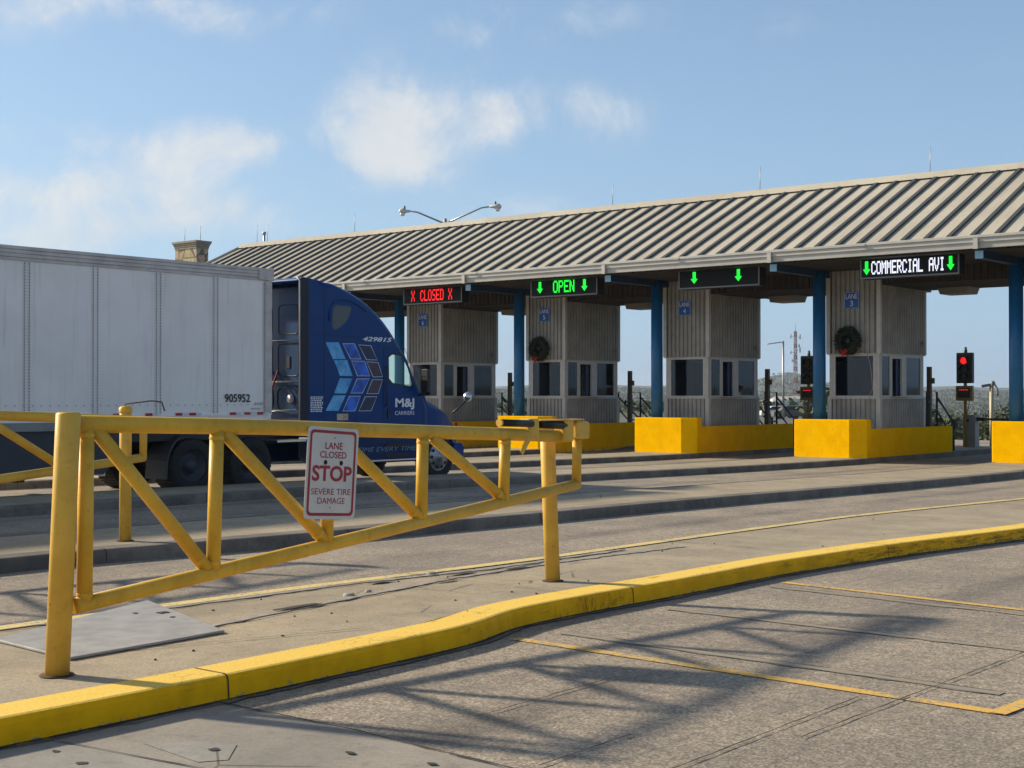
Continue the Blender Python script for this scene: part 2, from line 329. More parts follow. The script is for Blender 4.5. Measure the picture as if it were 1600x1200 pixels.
def glass(name, tint, gl):
    m = bpy.data.materials.new(name); m.use_nodes = True; nt = m.node_tree; N = nt.nodes; L = nt.links
    for n in list(N): N.remove(n)
    o = N.new('ShaderNodeOutputMaterial'); mx = N.new('ShaderNodeMixShader'); t = N.new('ShaderNodeBsdfTransparent'); g = N.new('ShaderNodeBsdfGlossy')
    t.inputs[0].default_value = (*tint, 1); g.inputs['Roughness'].default_value = .03; g.inputs[0].default_value = (.8, .9, 1, 1)
    nz = N.new('ShaderNodeTexNoise'); nz.inputs['Scale'].default_value = 1.5; tc = N.new('ShaderNodeTexCoord'); L.new(tc.outputs['Object'], nz.inputs['Vector'])
    bp = N.new('ShaderNodeBump'); bp.inputs['Strength'].default_value = .05; L.new(nz.outputs[0], bp.inputs['Height']); L.new(bp.outputs[0], g.inputs['Normal'])
    ge = N.new('ShaderNodeNewGeometry'); dt = N.new('ShaderNodeVectorMath'); dt.operation = 'DOT_PRODUCT'; L.new(ge.outputs['Normal'], dt.inputs[0]); L.new(ge.outputs['Incoming'], dt.inputs[1])
    def mth(op, a, b_=0):
        q = N.new('ShaderNodeMath'); q.operation = op
        for i_, v_ in enumerate((a, b_)):
            if isinstance(v_, (int, float)): q.inputs[i_].default_value = v_
            else: L.new(v_, q.inputs[i_])
        return q.outputs[0]
    k5 = mth('POWER', mth('SUBTRACT', 1, mth('ABSOLUTE', dt.outputs['Value'])), 5)
    mm = N.new('ShaderNodeMath'); mm.operation = 'MULTIPLY_ADD'; L.new(k5, mm.inputs[0]); mm.inputs[1].default_value = .9; mm.inputs[2].default_value = gl
    L.new(mm.outputs[0], mx.inputs[0]); L.new(t.outputs[0], mx.inputs[1]); L.new(g.outputs[0], mx.inputs[2]); L.new(mx.outputs[0], o.inputs[0])
    return m
M['glass'] = glass('booth_glass', (.30, .34, .38), .05)
M['cabglass'] = glass('truck_glass', (.85, .97, .90), .04)
M['darkglass'] = mat('dark_glass', (.02, .03, .045), .1, coat=.3)

# ---------------------------------------------------------------- mesh helpers
class MB:
    def __init__(s): s.v = []; s.f = []; s.sm = []
    def add(s, vs, fs, smooth=False):
        o = len(s.v); s.v += [tuple(v) for v in vs]; s.f += [tuple(i+o for i in f) for f in fs]; s.sm += [smooth]*len(fs); return s
    def box(s, a, b):
        x0, y0, z0 = [min(p, q) for p, q in zip(a, b)]; x1, y1, z1 = [max(p, q) for p, q in zip(a, b)]
        return s.add([(x0,y0,z0),(x1,y0,z0),(x1,y1,z0),(x0,y1,z0),(x0,y0,z1),(x1,y0,z1),(x1,y1,z1),(x0,y1,z1)],
                     [(0,3,2,1),(4,5,6,7),(0,1,5,4),(1,2,6,5),(2,3,7,6),(3,0,4,7)])
    def bar(s, p, q, w, h, up=(0,0,1)):
        p, q = Vector(p), Vector(q); t = (q-p).normalized(); up = Vector(up)
        if abs(t.dot(up)) > .99: up = Vector((0, 1, 0))
        a = t.cross(up).normalized()*w/2; b = a.cross(t).normalized()*h/2
        vs = [c+i*a+j*b for c in (p, q) for i, j in ((-1,-1),(1,-1),(1,1),(-1,1))]
        return s.add(vs, [(0,1,2,3),(7,6,5,4),(0,4,5,1),(1,5,6,2),(2,6,7,3),(3,7,4,0)])
    def tube(s, pts, r, n=14, cap=True):
        pts = [Vector(p) for p in pts]; rs = r if isinstance(r, (list, tuple)) else [r]*len(pts)
        rings = []; a = None
        for i, p in enumerate(pts):
            t = (pts[min(i+1, len(pts)-1)]-pts[max(i-1, 0)]).normalized()
            if a is None: a = t.orthogonal().normalized()
            else: a = (a-t*a.dot(t)).normalized()
            b = t.cross(a); rings.append([p+rs[i]*(math.cos(k*2*math.pi/n)*a+math.sin(k*2*math.pi/n)*b) for k in range(n)])
        o = len(s.v); s.v += [tuple(v) for rg in rings for v in rg]
        for i in range(len(rings)-1):
            for k in range(n): s.f.append((o+i*n+k, o+i*n+(k+1)%n, o+(i+1)*n+(k+1)%n, o+(i+1)*n+k)); s.sm.append(True)
        if cap: s.f += [tuple(o+k for k in reversed(range(n))), tuple(o+(len(rings)-1)*n+k for k in range(n))]; s.sm += [False, False]
        return s
    def prism(s, poly, f0, f1):
        """poly: 2D outline; f0/f1 map (a,b) to 3D for the two ends"""
        n = len(poly); vs = [f0(*p) for p in poly]+[f1(*p) for p in poly]
        return s.add(vs, [tuple(range(n)), tuple(reversed(range(n, 2*n)))]+[(i, i+n, (i+1)%n+n, (i+1)%n) for i in range(n)])
    def lathe(s, prof, c, axis='x', n=32):
        """prof: list of (axial, radius)"""
        c = Vector(c); o = len(s.v)
        for (ax, r) in prof:
            for k in range(n):
                a = k*2*math.pi/n
                p = {'x': (ax, r*math.cos(a), r*math.sin(a)), 'y': (r*math.cos(a), ax, r*math.sin(a)), 'z': (r*math.cos(a), r*math.sin(a), ax)}[axis]
                s.v.append(tuple(c+Vector(p)))
        for i in range(len(prof)-1):
            for k in range(n): s.f.append((o+i*n+k, o+i*n+(k+1)%n, o+(i+1)*n+(k+1)%n, o+(i+1)*n+k)); s.sm.append(True)
        return s
    def mesh(s, name, m, org=(0,0,0)):
        me = bpy.data.meshes.new(name); ox, oy, oz = org
        me.from_pydata([(x-ox, y-oy, z-oz) for x, y, z in s.v], [], s.f); me.materials.append(m)
        me.polygons.foreach_set('use_smooth', s.sm); me.validate(); me.update()
        bm = bmesh.new(); bm.from_mesh(me); bmesh.ops.recalc_face_normals(bm, faces=bm.faces); bm.to_mesh(me); bm.free()
        return me
    def pieces(s, name, m, parent, bevel=0):
        """build every loose piece as an object of its own"""
        par = list(range(len(s.v)))
        def find(i):
            while par[i] != i: par[i] = par[par[i]]; i = par[i]
            return i
        for f in s.f:
            for k in f[1:]: par[find(k)] = find(f[0])
        grp = {}
        for f, q in zip(s.f, s.sm): grp.setdefault(find(f[0]), []).append((f, q))
        out = []
        for fs in grp.values():
            mb = MB(); idx = {}
            for f, q in fs:
                for k in f:
                    if k not in idx: idx[k] = len(mb.v); mb.v.append(s.v[k])
                mb.f.append(tuple(idx[k] for k in f)); mb.sm.append(q)
            out.append(mb.build(name, m, parent, bevel))
        return out
    def build(s, name, m, parent=None, bevel=0, seg=2, autosmooth=False):
        org = (0, 0, 0)
        if parent is not None:
            org = wloc(parent)
        o = bpy.data.objects.new(name, s.mesh(name, m, org)); sc.collection.objects.link(o)
        if parent is not None: o.parent = parent
        if bevel:
            b = o.modifiers.new('bevel', 'BEVEL'); b.width = bevel; b.segments = seg; b.limit_method = 'ANGLE'; b.angle_limit = R_(40)
        return o
def wloc(o):
    v = Vector(o.location)
    while o.parent: o = o.parent; v += Vector(o.location)
    return tuple(v)
def tag(o, label=None, cat=None, group=None, kind=None):
    for k, v in (('label', label), ('category', cat), ('group', group), ('kind', kind)):
        if v: o[k] = v
    return o
def root(name, loc, label, cat, group=None):
    o = bpy.data.objects.new(name, None); o.empty_display_size = .3; sc.collection.objects.link(o); o.location = loc
    return tag(o, label, cat, group)
def single(mb, name, m, loc, label, cat, group=None, bevel=0):
    o = bpy.data.objects.new(name, mb.mesh(name, m, loc)); sc.collection.objects.link(o); o.location = loc
    if bevel: b = o.modifiers.new('bevel', 'BEVEL'); b.width = bevel; b.segments = 2; b.limit_method = 'ANGLE'
    return tag(o, label, cat, group)
def struct(mb, name, m, bevel=0): return tag(mb.build(name, m, bevel=bevel), kind='structure')
def copy_tree(o, parent=None):
    c = o.copy(); sc.collection.objects.link(c); c.parent = parent
    for ch in list(o.children): copy_tree(ch, c)
    return c
def text_mb(mb, s, face, box, bold=0, lift=0, slant=0):
    """lay the text s into box=(u0,v0,u1,v1); face(u,v)->3D point"""
    cu = bpy.data.curves.new('t', 'FONT'); cu.body = s; cu.offset = bold; cu.resolution_u = 4; cu.shear = slant; cu.align_x = 'CENTER'
    ob = bpy.data.objects.new('t', cu); sc.collection.objects.link(ob)
    dg = bpy.context.evaluated_depsgraph_get(); me = bpy.data.meshes.new_from_object(ob.evaluated_get(dg))
    xs = [v.co.x for v in me.vertices]; ys = [v.co.y for v in me.vertices]
    x0, x1, y0, y1 = min(xs), max(xs), min(ys), max(ys); u0, v0, u1, v1 = box
    vs = [face(u0+(v.co.x-x0)/(x1-x0)*(u1-u0), v0+(v.co.y-y0)/(y1-y0)*(v1-v0)) for v in me.vertices]
    mb.add(vs, [tuple(p.vertices) for p in me.polygons])
    bpy.data.objects.remove(ob); bpy.data.curves.remove(cu); bpy.data.meshes.remove(me); return mb
def rrect(w, h, r, n=5):
    out = []
    for cx, cy, a0 in ((w/2-r, h/2-r, 0), (-w/2+r, h/2-r, 90), (-w/2+r, -h/2+r, 180), (w/2-r, -h/2+r, 270)):
        for i in range(n+1): a = R_(a0+90*i/n); out.append((cx+r*math.cos(a), cy+r*math.sin(a)))
    return out

# ---------------------------------------------------------------- ground, lanes, islands
def sstep(t): t = max(0, min(1, t)); return t*t*(3-2*t)
def g(y): return -.17*sstep((y-12)/26)
PITCH = 5.8
def terrain_z(x, y):
    r = math.hypot(x, y); th = math.degrees(math.atan2(-x, y))   # bearing, left of +Y
    if y < 58 or r < 62: return g(max(y, 0))-.06
    right = sstep((26.2-th)/2.4); left = 1-right
    drop = -6.5*sstep((r-62)/70)*right-.9*sstep((r-62)/200)*left
    z = g(60)-.06+drop
    z += -3*sstep((r-150)/500)
    z += (34+2.0*math.sin(th*.9)+1.2*math.sin(th*2.3+1))*sstep((r-900)/2600)
    z += 24*math.exp(-((th-28.4)/1.25)**2)*sstep((r-1500)/1000)
    return z
def build_ground():
    b = MB(); rs = [0, 15, 30, 45, 58, 64, 72, 80, 90, 100, 115, 130, 150, 180, 220, 280, 360, 460, 600, 800, 1000, 1300, 1600, 2000, 2500, 3000, 3600, 4500, 6000]
    ths = [-100+4*i for i in range(20)]+[-20+1.0*i for i in range(90)]+[70+4*i for i in range(38)]
    n = len(ths)
    for r in rs:
        for t in ths:
            x, y = -r*math.sin(R_(t)), r*math.cos(R_(t)); b.v.append((x, y, terrain_z(x, y)))
    for i in range(len(rs)-1):
        for k in range(n):
            k2 = (k+1) % n
            b.f.append((i*n+k, i*n+k2, (i+1)*n+k2, (i+1)*n+k)); b.sm.append(True)
    s = NT('dry_scrub_ground', .95)
    c = s.mix(s.rng(s.noise(.06, 8, .65), .38, .60), (.085, .080, .045), (.045, .055, .025))
    c = s.mix(s.math('MULTIPLY', s.rng(s.noise(.012, 6, .6), .45, .6), .6), c, (.035, .048, .022))
    struct(b, 'ground', s.done(c))
build_ground()
ys = [-14+2*i for i in range(39)]
b = MB()
for y in ys: b.v += [(-56, y, g(y)), (10, y, g(y))]
for i in range(len(ys)-1): b.f.append((2*i, 2*i+1, 2*i+3, 2*i+2)); b.sm.append(True)
struct(b, 'road', M['road'])

def resample(pl, step=.5):
    out = [pl[0]]
    for (x0, y0), (x1, y1) in zip(pl, pl[1:]):
        n = max(1, int(abs(y1-y0)/step))
        for i in range(1, n+1): out.append((x0+(x1-x0)*i/n, y0+(y1-y0)*i/n))
    # smooth
    for _ in range(3):
        out = [out[0]]+[((a[0]+2*c[0]+e[0])/4, (a[1]+2*c[1]+e[1])/4) for a, c, e in zip(out, out[1:], out[2:])]+[out[-1]]
    return out
H = .15
def ribbon(pl, prof, mb=None, zf=g):
    """sweep a cross profile [(offset to the left, height)] along a line running +Y"""
    mb = mb or MB(); o = len(mb.v); n = len(prof)
    for i, (x, y) in enumerate(pl):
        a = pl[max(i-1, 0)]; c = pl[min(i+1, len(pl)-1)]; t = Vector((c[0]-a[0], c[1]-a[1])).normalized(); nl = Vector((-t.y, t.x))
        for (u, h) in prof: mb.v.append((x+nl.x*u, y+nl.y*u, zf(y)+h))
    for i in range(len(pl)-1):
        for k in range(n-1): mb.f.append((o+i*n+k, o+i*n+k+1, o+(i+1)*n+k+1, o+(i+1)*n+k)); mb.sm.append(False)
    return mb
# outer (right-hand) foot of every island kerb, as surveyed, and its left-hand edge
ISL = {
 0: ([(-6.5,-6),(-6.5,3),(-6.49,4.5),(-6.50,5.3),(-6.56,7.0),(-6.61,7.70),(-6.84,8.30),(-6.87,9.3),(-6.82,10.5),(-6.84,12.4),(-6.66,14.8),(-6.3,17.6),(-6.1,21),(-6.2,30),(-6.4,50.6)], [(-9.3,-6),(-9.22,5),(-9.2,8),(-8.95,11),(-8.95,18),(-8.5,24),(-8.7,37),(-8.7,50.6)]),
 1: ([(-12.8,5.0),(-12.9,7.2),(-12.95,8.5),(-12.6,10.7),(-12.26,15.9),(-12.2,20.6),(-12.0,27),(-12.0,33),(-12.15,38),(-12.15,50.6)], [(-15.1,5.0),(-15.05,12),(-14.7,18),(-14.5,26),(-14.5,50.6)]),
 2: ([(-18.9,7),(-18.85,13),(-18.9,20),(-18.6,25),(-18.4,30),(-18.12,37.5),(-18.1,50.6)], [(-21.1,7),(-20.9,20),(-20.5,30),(-20.5,50.6)]),
 3: ([(-24.7,10),(-24.4,20),(-24.2,28),(-24.05,34),(-23.92,38),(-23.9,50.6)], [(-26.8,10),(-26.3,30),(-26.3,50.6)]),
 4: ([(-30.2,12),(-29.9,30),(-29.8,38),(-29.7,50.6)], [(-32.4,12),(-32.1,30),(-32.1,50.6)]),
 5: ([(-35.9,14),(-35.7,30),(-35.5,50.6)], [(-38.0,14),(-37.9,50.6)]),
}
for k, (r, l) in ISL.items():
    r = resample(r, .2 if k == 0 else .5); l = resample(l)
    kw = .32
    prof = [(-.03, -.02), (0, .0), (.008, .115), (.014, .132), (.026, .144), (.045, H), (kw, H)]
    kb = ribbon(r, prof); ym = M['kerby'] if k == 0 else M['kerbc']
    a0, a1 = r[0], l[0]
    struct(kb, 'kerb', ym)
    # left kerb
    kb2 = ribbon(l, [(.01, -.02), (0, 0), (-.012, .10), (-.03, .135), (-.065, H), (-.16, H)]); struct(kb2, 'kerb', M['kerbc'])
    # pavement between
    mb = MB(); n = 60; y0 = max(r[0][1], l[0][1]); y1 = min(r[-1][1], l[-1][1])
    def xat(pl, y):
        for (xa, ya), (xb, yb) in zip(pl, pl[1:]):
            if ya <= y <= yb: return xa+(xb-xa)*(y-ya)/max(1e-6, yb-ya)
        return pl[-1][0]
    for i in range(n+1):
        y = y0+(y1-y0)*i/n; mb.v += [(xat(r, y)-kw+.004, y, g(y)+H-.003), (xat(l, y)+.155, y, g(y)+H-.003)]
    for i in range(n): mb.f.append((2*i, 2*i+1, 2*i+3, 2*i+2)); mb.sm.append(True)
    struct(mb, 'island_pavement', M['pave'])
    # end faces
    e = MB(); z = g(y0); e.add([(r[0][0], r[0][1], z-.02), (l[0][0], l[0][1], z-.02), (l[0][0], l[0][1], z+H), (r[0][0], r[0][1], z+H)], [(0,1,2,3)]); struct(e, 'kerb', M['kerbc'])
    # kerb expansion joints
    j = MB(); yy = {0: [2.2, 5.33, 9.95, 14.6, 19.2], 1: [8.9, 12.1, 15.6, 20.1, 24.6, 29]}.get(k, [15+3*i for i in range(7)])
    for y in yy:
        x = xat(r, y); z = g(y); w = .005
        pf = [(.0, .01), (.008, .115), (.014, .132), (.026, .144), (.045, H), (kw, H)]
        vs = []
        for (u, h) in pf: vs += [(x-u+.004, y-w, z+h+.004), (x-u+.004, y+w, z+h+.004)]
        j.add(vs, [(2*i, 2*i+1, 2*i+3, 2*i+2) for i in range(len(pf)-1)])
    struct(j, 'kerb_joint', M['gap'])
# the worn yellow edge line on the near island
yl = resample([(-9.11, -2), (-9.02, 5), (-9.0, 8), (-8.75, 11), (-8.75, 18), (-8.3, 24), (-8.5, 36)])
struct(ribbon(yl, [(-.07, H+.006), (.085, H+.006)]), 'yellow_line', M['line'])
def strip(pts, w, z, name, m, jitter=0, zf=g):
    mb = MB(); P = []
    for (x0, y0), (x1, y1) in zip(pts, pts[1:]):
        n = max(1, int(math.hypot(x1-x0, y1-y0)/.12)) if jitter else 1
        P += [(x0+(x1-x0)*i/n, y0+(y1-y0)*i/n) for i in range(n)]
    P.append(pts[-1])
    for i, (x, y) in enumerate(P):
        a = P[max(i-1, 0)]; c = P[min(i+1, len(P)-1)]; t = Vector((c[0]-a[0], c[1]-a[1])).normalized()
        jx, jy = random.uniform(-jitter, jitter), random.uniform(-jitter, jitter); ww = w/2*(1+(random.uniform(-.5, .5) if jitter else 0))
        mb.v += [(x+jx-t.y*ww, y+jy+t.x*ww, zf(y)+z), (x+jx+t.y*ww, y+jy-t.x*ww, zf(y)+z)]
    for i in range(len(P)-1): mb.f.append((2*i, 2*i+1, 2*i+3, 2*i+2)); mb.sm.append(False)
    return struct(mb, name, m)
# paint and saw cuts on the near road
strip([(-6.55, 8.0), (-2.93, 7.84)], .105, .006, 'yellow_line', M['line2'])
strip([(-2.93, 7.79), (-2.80, 9.6)], .105, .010, 'yellow_line', M['line2'])
strip([(-6.55, 12.03), (-4.2, 11.74), (-2.0, 11.5)], .10, .006, 'yellow_line', M['line2'])
for pts in ([(-6.46, 9.93), (-3.2, 9.86)], [(-6.5, 11.7), (-3.4, 11.42)], [(-6.42, 8.42), (-3.1, 8.34)]):
    strip(pts, .10, .005, 'saw_cut', M['sawcut'], .004)
    strip([(p[0], p[1]+.052) for p in pts], .008, .008, 'saw_cut', M['gap'], .003)
    strip([(p[0], p[1]-.052) for p in pts], .006, .008, 'saw_cut', M['gap'], .003)
for pts in ([(-4.19, 5.3), (-4.21, 6.1)], [(-3.66, 5.3), (-3.71, 7.7)], [(-3.50, 6.6), (-3.48, 9.8)], [(-5.1, 5.9), (-5.15, 7.3)]):
    strip(pts, .010, .012, 'road_crack', M['gap'], .004)
# smooth concrete pad by the camera
s_ = MB(); s_.add([(-6.47, 2, .006), (9, 2, .006), (9, 5.12, .006), (-4.33, 5.18, .006), (-5.36, 5.25, .006), (-6.47, 5.24, .006)], [(0,1,2,3,4,5)]); struct(s_, 'road_slab', M['slab'])
strip([(-6.47, 5.245), (-5.36, 5.255), (-4.33, 5.185), (-2, 5.15)], .018, .012, 'road_crack', M['gap'], .006)
strip([(-6.38, 4.13), (-5.9, 4.19), (-5.3, 4.27), (-4.2, 4.3)], .010, .012, 'road_crack', M['gap'], .003)
pt = MB(); pt.add([(-6.42, 3.2, .010), (-4.4, 3.2, .010), (-4.9, 4.26, .010), (-5.4, 4.24, .010), (-6.40, 4.10, .010)], [(0,1,2,3,4)]); struct(pt, 'road_slab', M['slab2'])
pt = MB(); pt.add([(-6.02, 4.38, .009), (-5.5, 4.32, .009), (-5.42, 4.44, .009), (-5.62, 4.66, .009), (-5.8, 4.60, .009)], [(0,1,2,3,4)]); struct(pt, 'road_patch', M['slab2'])
def blob(cx, cy, rx, ry, z, name, m, n=14):
    mb = MB(); vs = []
    for i in range(n): a = 2*math.pi*i/n; k = random.uniform(.7, 1.15); vs.append((cx+rx*k*math.cos(a), cy+ry*k*math.sin(a), z))
    mb.add(vs, [tuple(range(n))]); return struct(mb, name, m)
for (x, y, rx, ry) in ((-5.62, 4.52, .035, .03), (-5.05, 4.9, .04, .02), (-5.9, 3.95, .03, .03), (-4.6, 5.0, .03, .02), (-6.2, 4.0, .03, .02)): blob(x, y, rx, ry, .013, 'road_stain', M['gap'])
# grime gathered along the foot of the painted kerb
kl = [(x+.012, y) for x, y in resample(ISL[0][0], .12) if 2 < y < 26]
strip(kl, .035, .013, 'gutter_grime', M['gap'], .010); strip([(x+.03, y) for x, y in kl], .05, .009, 'gutter_grime', M['kerbc'], .014)
# sealant bands and cracks on the near island
ZI = H+.004
strip([(-9.0, 5.2), (-8.93, 6.4), (-8.85, 8.6), (-8.62, 10.1), (-8.6, 12.3)], .09, ZI, 'joint_seal', M['seal'], .012)
strip([(-8.93, 5.2), (-8.86, 6.4), (-8.78, 8.6), (-8.55, 10.1), (-8.55, 12.3)], .012, ZI+.004, 'pavement_crack', M['gap'], .008)
strip([(-7.93, 6.15), (-8.19, 7.75), (-8.41, 9.34), (-8.45, 10.87), (-8.3, 13)], .08, ZI, 'joint_seal', M['seal'], .014)
strip([(-7.88, 6.15), (-8.13, 7.75), (-8.35, 9.34), (-8.39, 10.87)], .014, ZI+.004, 'pavement_crack', M['gap'], .010)
strip([(-7.62, 5.4), (-7.3, 6.3), (-7.05, 7.0)], .010, ZI+.004, 'pavement_crack', M['gap'], .012)
strip([(-8.62, 4.3), (-8.55, 4.75), (-8.75, 5.1)], .014, ZI+.004, 'pavement_crack', M['gap'], .012)
strip([(-7.15, 9.3), (-8.9, 9.35)], .008, ZI+.004, 'pavement_crack', M['gap'], .008)
strip([(-7.15, 13.3), (-8.8, 13.35)], .010, ZI+.004, 'pavement_crack', M['gap'], .008)
for (x, y, rx, ry) in ((-8.15, 7.35, .05, .28), (-8.56, 9.7, .05, .2), (-8.5, 10.6, .04, .16), (-8.7, 8.8, .05, .16), (-8.42, 10.3, .03, .2), (-8.6, 11.1, .03, .12), (-8.3, 9.2, .03, .14)): blob(x, y, rx, ry, ZI+.008, 'sealant_lump', M['gap'])
for (x, y, rx, ry) in ((-8.32, 8.05, .05, .09), (-8.75, 9.5, .05, .10), (-8.2, 10.55, .05, .10), (-8.35, 8.3, .03, .05)):
    mb = MB(); mb.lathe([(0, rx), (.02, rx*.9), (.024, rx*.5), (.024, .001)], (x, y, H), 'z', 9); tag(mb.build('stone_chip', M['seal']), kind='structure')
for i in range(34):
    x, y = random.uniform(-8.8, -7.0), random.uniform(4.2, 14); rr = random.uniform(.005, .012)
    if i == 0: deb = MB()
    deb.lathe([(0, rr), (.008, rr*.8), (.010, .001)], (x, y, H-.002), 'z', 6)
tag(deb.build('grit', M['gap']), kind='stuff')
# galvanised cover plate
mb = MB(); z0, z1 = H+.002, H+.020
mb.prism([(-8.56, 5.07), (-9.28, 6.80), (-7.67, 6.25), (-7.60, 5.0)], lambda a, c: (a, c, z0), lambda a, c: (a, c, z1))
pl = root('cover_plate', (-8.2, 5.8, H), 'pale galvanised steel cover plate lying on the near island beside the tallest yellow post', 'cover plate')
mb.build('plate', M['plate'], pl, bevel=.004)
mb = MB().box((-8.66, 6.42, z1+.001), (-8.60, 6.50, z1+.006)); mb.box((-8.78, 6.30, z1+.001), (-8.75, 6.33, z1+.005)); mb.box((-8.42, 6.36, z1+.001), (-8.39, 6.39, z1+.005)); mb.pieces('lifting_slot', M['gap'], pl)

# ---------------------------------------------------------------- swing gates and their posts
def gate_post(base, top, r, label, group='yellow steel gate posts', cap=True):
    rt = root('gate_post', base, label, 'post', group)
    b0, t0 = Vector(base), Vector(top)
    m = MB().tube([b0-Vector((0, 0, .05)), t0-Vector((0, 0, .012)), t0], [r, r, r-.012], 32); m.build('post_pipe', M['pipe_old'], rt)
    m = MB().lathe([(0, r+.03), (.006, r+.026), (.008, r+.001)], (base[0], base[1], base[2]+.001), 'z', 20); m.build('rust_ring', M['rust'], rt)
    return rt
gate_post((-7.26, 4.69, H), (-7.15, 4.69, 1.672), .070, 'tallest yellow gate post, leaning slightly, standing left beside the cover plate')
gate_post((-7.62, 9.84, H), (-7.68, 9.84, 1.42), .066, 'yellow gate post under the latch end of the gate that carries the white sign')
p3 = gate_post((-13.43, 9.54, H), (-13.43, 9.54, 1.60), .066, 'yellow gate post on the far island with a bent wire handle on its cap')
m = MB().lathe([(0, .074), (.05, .074), (.07, .05), (.075, .001)], (-13.43, 9.54, 1.585), 'z', 24); m.build('post_cap', M['pipe'], p3)
m = MB().tube([(-13.43, 9.54, 1.65), (-13.43, 9.54, 1.68), (-13.2, 9.72, 1.715), (-13.12, 9.80, 1.70), (-13.11, 9.83, 1.60)], .008, 8); m.build('wire_handle', M['rust'], p3)

def gate_leaf(sign_gate=True):
    rt = root('swing_gate', (-7.2, 4.8, H), 'x', 'gate', 'yellow tubular steel swing gates')
    T = lambda *p: [Vector(q) for q in p]
    rr, rb, rv = .052, .047, .046
    m = MB().tube(T((-7.200, 4.76, 1.604), (-7.273, 6.187, 1.561), (-7.351, 7.741, 1.501), (-7.418, 9.073, 1.449), (-7.450, 9.70, 1.420)), rr, 28); m.build('top_rail', M['pipe'], rt)
    m = MB().tube(T((-7.200, 4.77, .545), (-7.464, 9.985, .994)), rb, 28); m.build('bottom_rail', M['pipe'], rt)
    for i, (p, q) in enumerate([((-7.203, 4.845, 1.59), (-7.203, 4.835, .55)), ((-7.255, 5.849, 1.55), (-7.254, 5.818, .64)), ((-7.308, 6.87, 1.51), (-7.306, 6.856, .73)), ((-7.359, 7.896, 1.47), (-7.358, 7.874, .81)), ((-7.411, 8.936, 1.44), (-7.410, 8.912, .90))]):
        m = MB().tube([p, q], rv, 24)
        for z, c in ((0, p), (1, q)):
            v = Vector(q)-Vector(p); c2 = Vector(p)+v*(.052/v.length*1.05) if z == 0 else Vector(q)-v*(.052/v.length*1.05)
            m.tube([c2-v.normalized()*.012, c2, c2+v.normalized()*.012], [rv+.0005, rv+.004, rv+.0005], 20, False)
        m.build('upright', M['pipe'], rt)
    m = MB().tube([(-7.464, 9.985, 1.41), (-7.464, 9.975, .97)], .042, 22); m.build('end_upright', M['pipe'], rt)
    for p, q in [((-7.209, 4.90, 1.58), (-7.25, 5.76, .67)), ((-7.26, 5.90, 1.54), (-7.304, 6.83, .76)), ((-7.314, 6.95, 1.50), (-7.355, 7.85, .85)), ((-7.366, 7.99, 1.46), (-7.409, 8.90, .935))]:
        v = (Vector(q)-Vector(p)); vn = v.normalized(); m = MB().tube([p, q], .044, 24)
        c2 = Vector(q)-vn*.085; m.tube([c2-vn*.014, c2, c2+vn*.014], [.0445, .0475, .0445], 20, False)
        m.build('brace', M['pipe'], rt)
    return rt
ga = gate_leaf(); gb = copy_tree(ga)
ga['label'] = 'yellow pipe gate in the foreground that carries the white sign on its top rail'
gb['label'] = 'yellow pipe gate on the far island, cut off by the left edge of the photo'
gb.location = (-7.2-5.83, 4.8-.30, H+.085)
# latch on the sign gate's free end
z = 1.53
m = MB().tube([(-7.357+.0, 8.80, 1.550), (-7.376, 9.24, 1.537)], .030, 20).tube([(-7.386, 9.36, 1.530), (-7.40, 9.72, 1.515)], .034, 20); m.build('latch_bar', M['blackbar'], ga)
m = MB().tube([(-7.3565, 8.790, 1.5503), (-7.357, 8.81, 1.55)], .032, 20); m.build('bar_cap', M['pipe_old'], ga)
def clamp(y0, y1, zc, hz, hx, x):
    m = MB(); m.box((x-hx, y0, zc-hz), (x+hx, y1, zc+hz)); return m
for (y0, y1, zc, hz) in ((9.20, 9.34, 1.49, .088), (9.68, 9.82, 1.47, .098), (9.86, 10.05, 1.468, .075)):
    clamp(y0, y1, zc, hz, .062, -7.43).build('latch_plate', M['pipe_old'], ga, bevel=.02, seg=3)
m = MB().box((-7.50, 9.34, 1.556), (-7.36, 9.96, 1.568)); m.build('latch_cover', M['pipe_old'], ga, bevel=.004)
m = MB().bar((-7.34, 9.16, 1.42), (-7.335, 9.05, 1.30), .008, .05); m.build('latch_tab', M['pipe_old'], ga)

# ---------------------------------------------------------------- STOP sign on the gate
TL, TR, BL = Vector((-7.224, 6.608, 1.564)), Vector((-7.249, 7.113, 1.528)), Vector((-7.221, 6.56, .93))
U = (TR-TL); Vv = (BL-TL); Vv = Vv; nrm = U.cross(-Vv).normalized()
if nrm.x < 0: nrm = -nrm
def sp(u, v, o=0): return TL+U*u+Vv*v+nrm*o
sg = root('lane_closed_sign', tuple(sp(.5, .5, -.02)), 'white rectangular sign with red border reading LANE CLOSED STOP SEVERE TIRE DAMAGE', 'sign')
W_, H_ = U.length, Vv.length
def sgf(o): return lambda a, c: sp(.5+a/W_, .5-c/H_, o)
m = MB().prism(rrect(W_, H_, .035), sgf(-.003), sgf(0)); m.build('sign_plate', M['signw'], sg)
mb = MB(); o1, o2 = rrect(W_-.045, H_-.045, .034), rrect(W_-.085, H_-.085, .024); n = len(o1); f = sgf(.0018)
mb.add([f(*p) for p in o1]+[f(*p) for p in o2], [(i, (i+1) % n, (i+1) % n+n, i+n) for i in range(n)]); mb.build('border', M['signr'], sg)
tx = MB(); sf = lambda u, v: sp(u, v, .002)
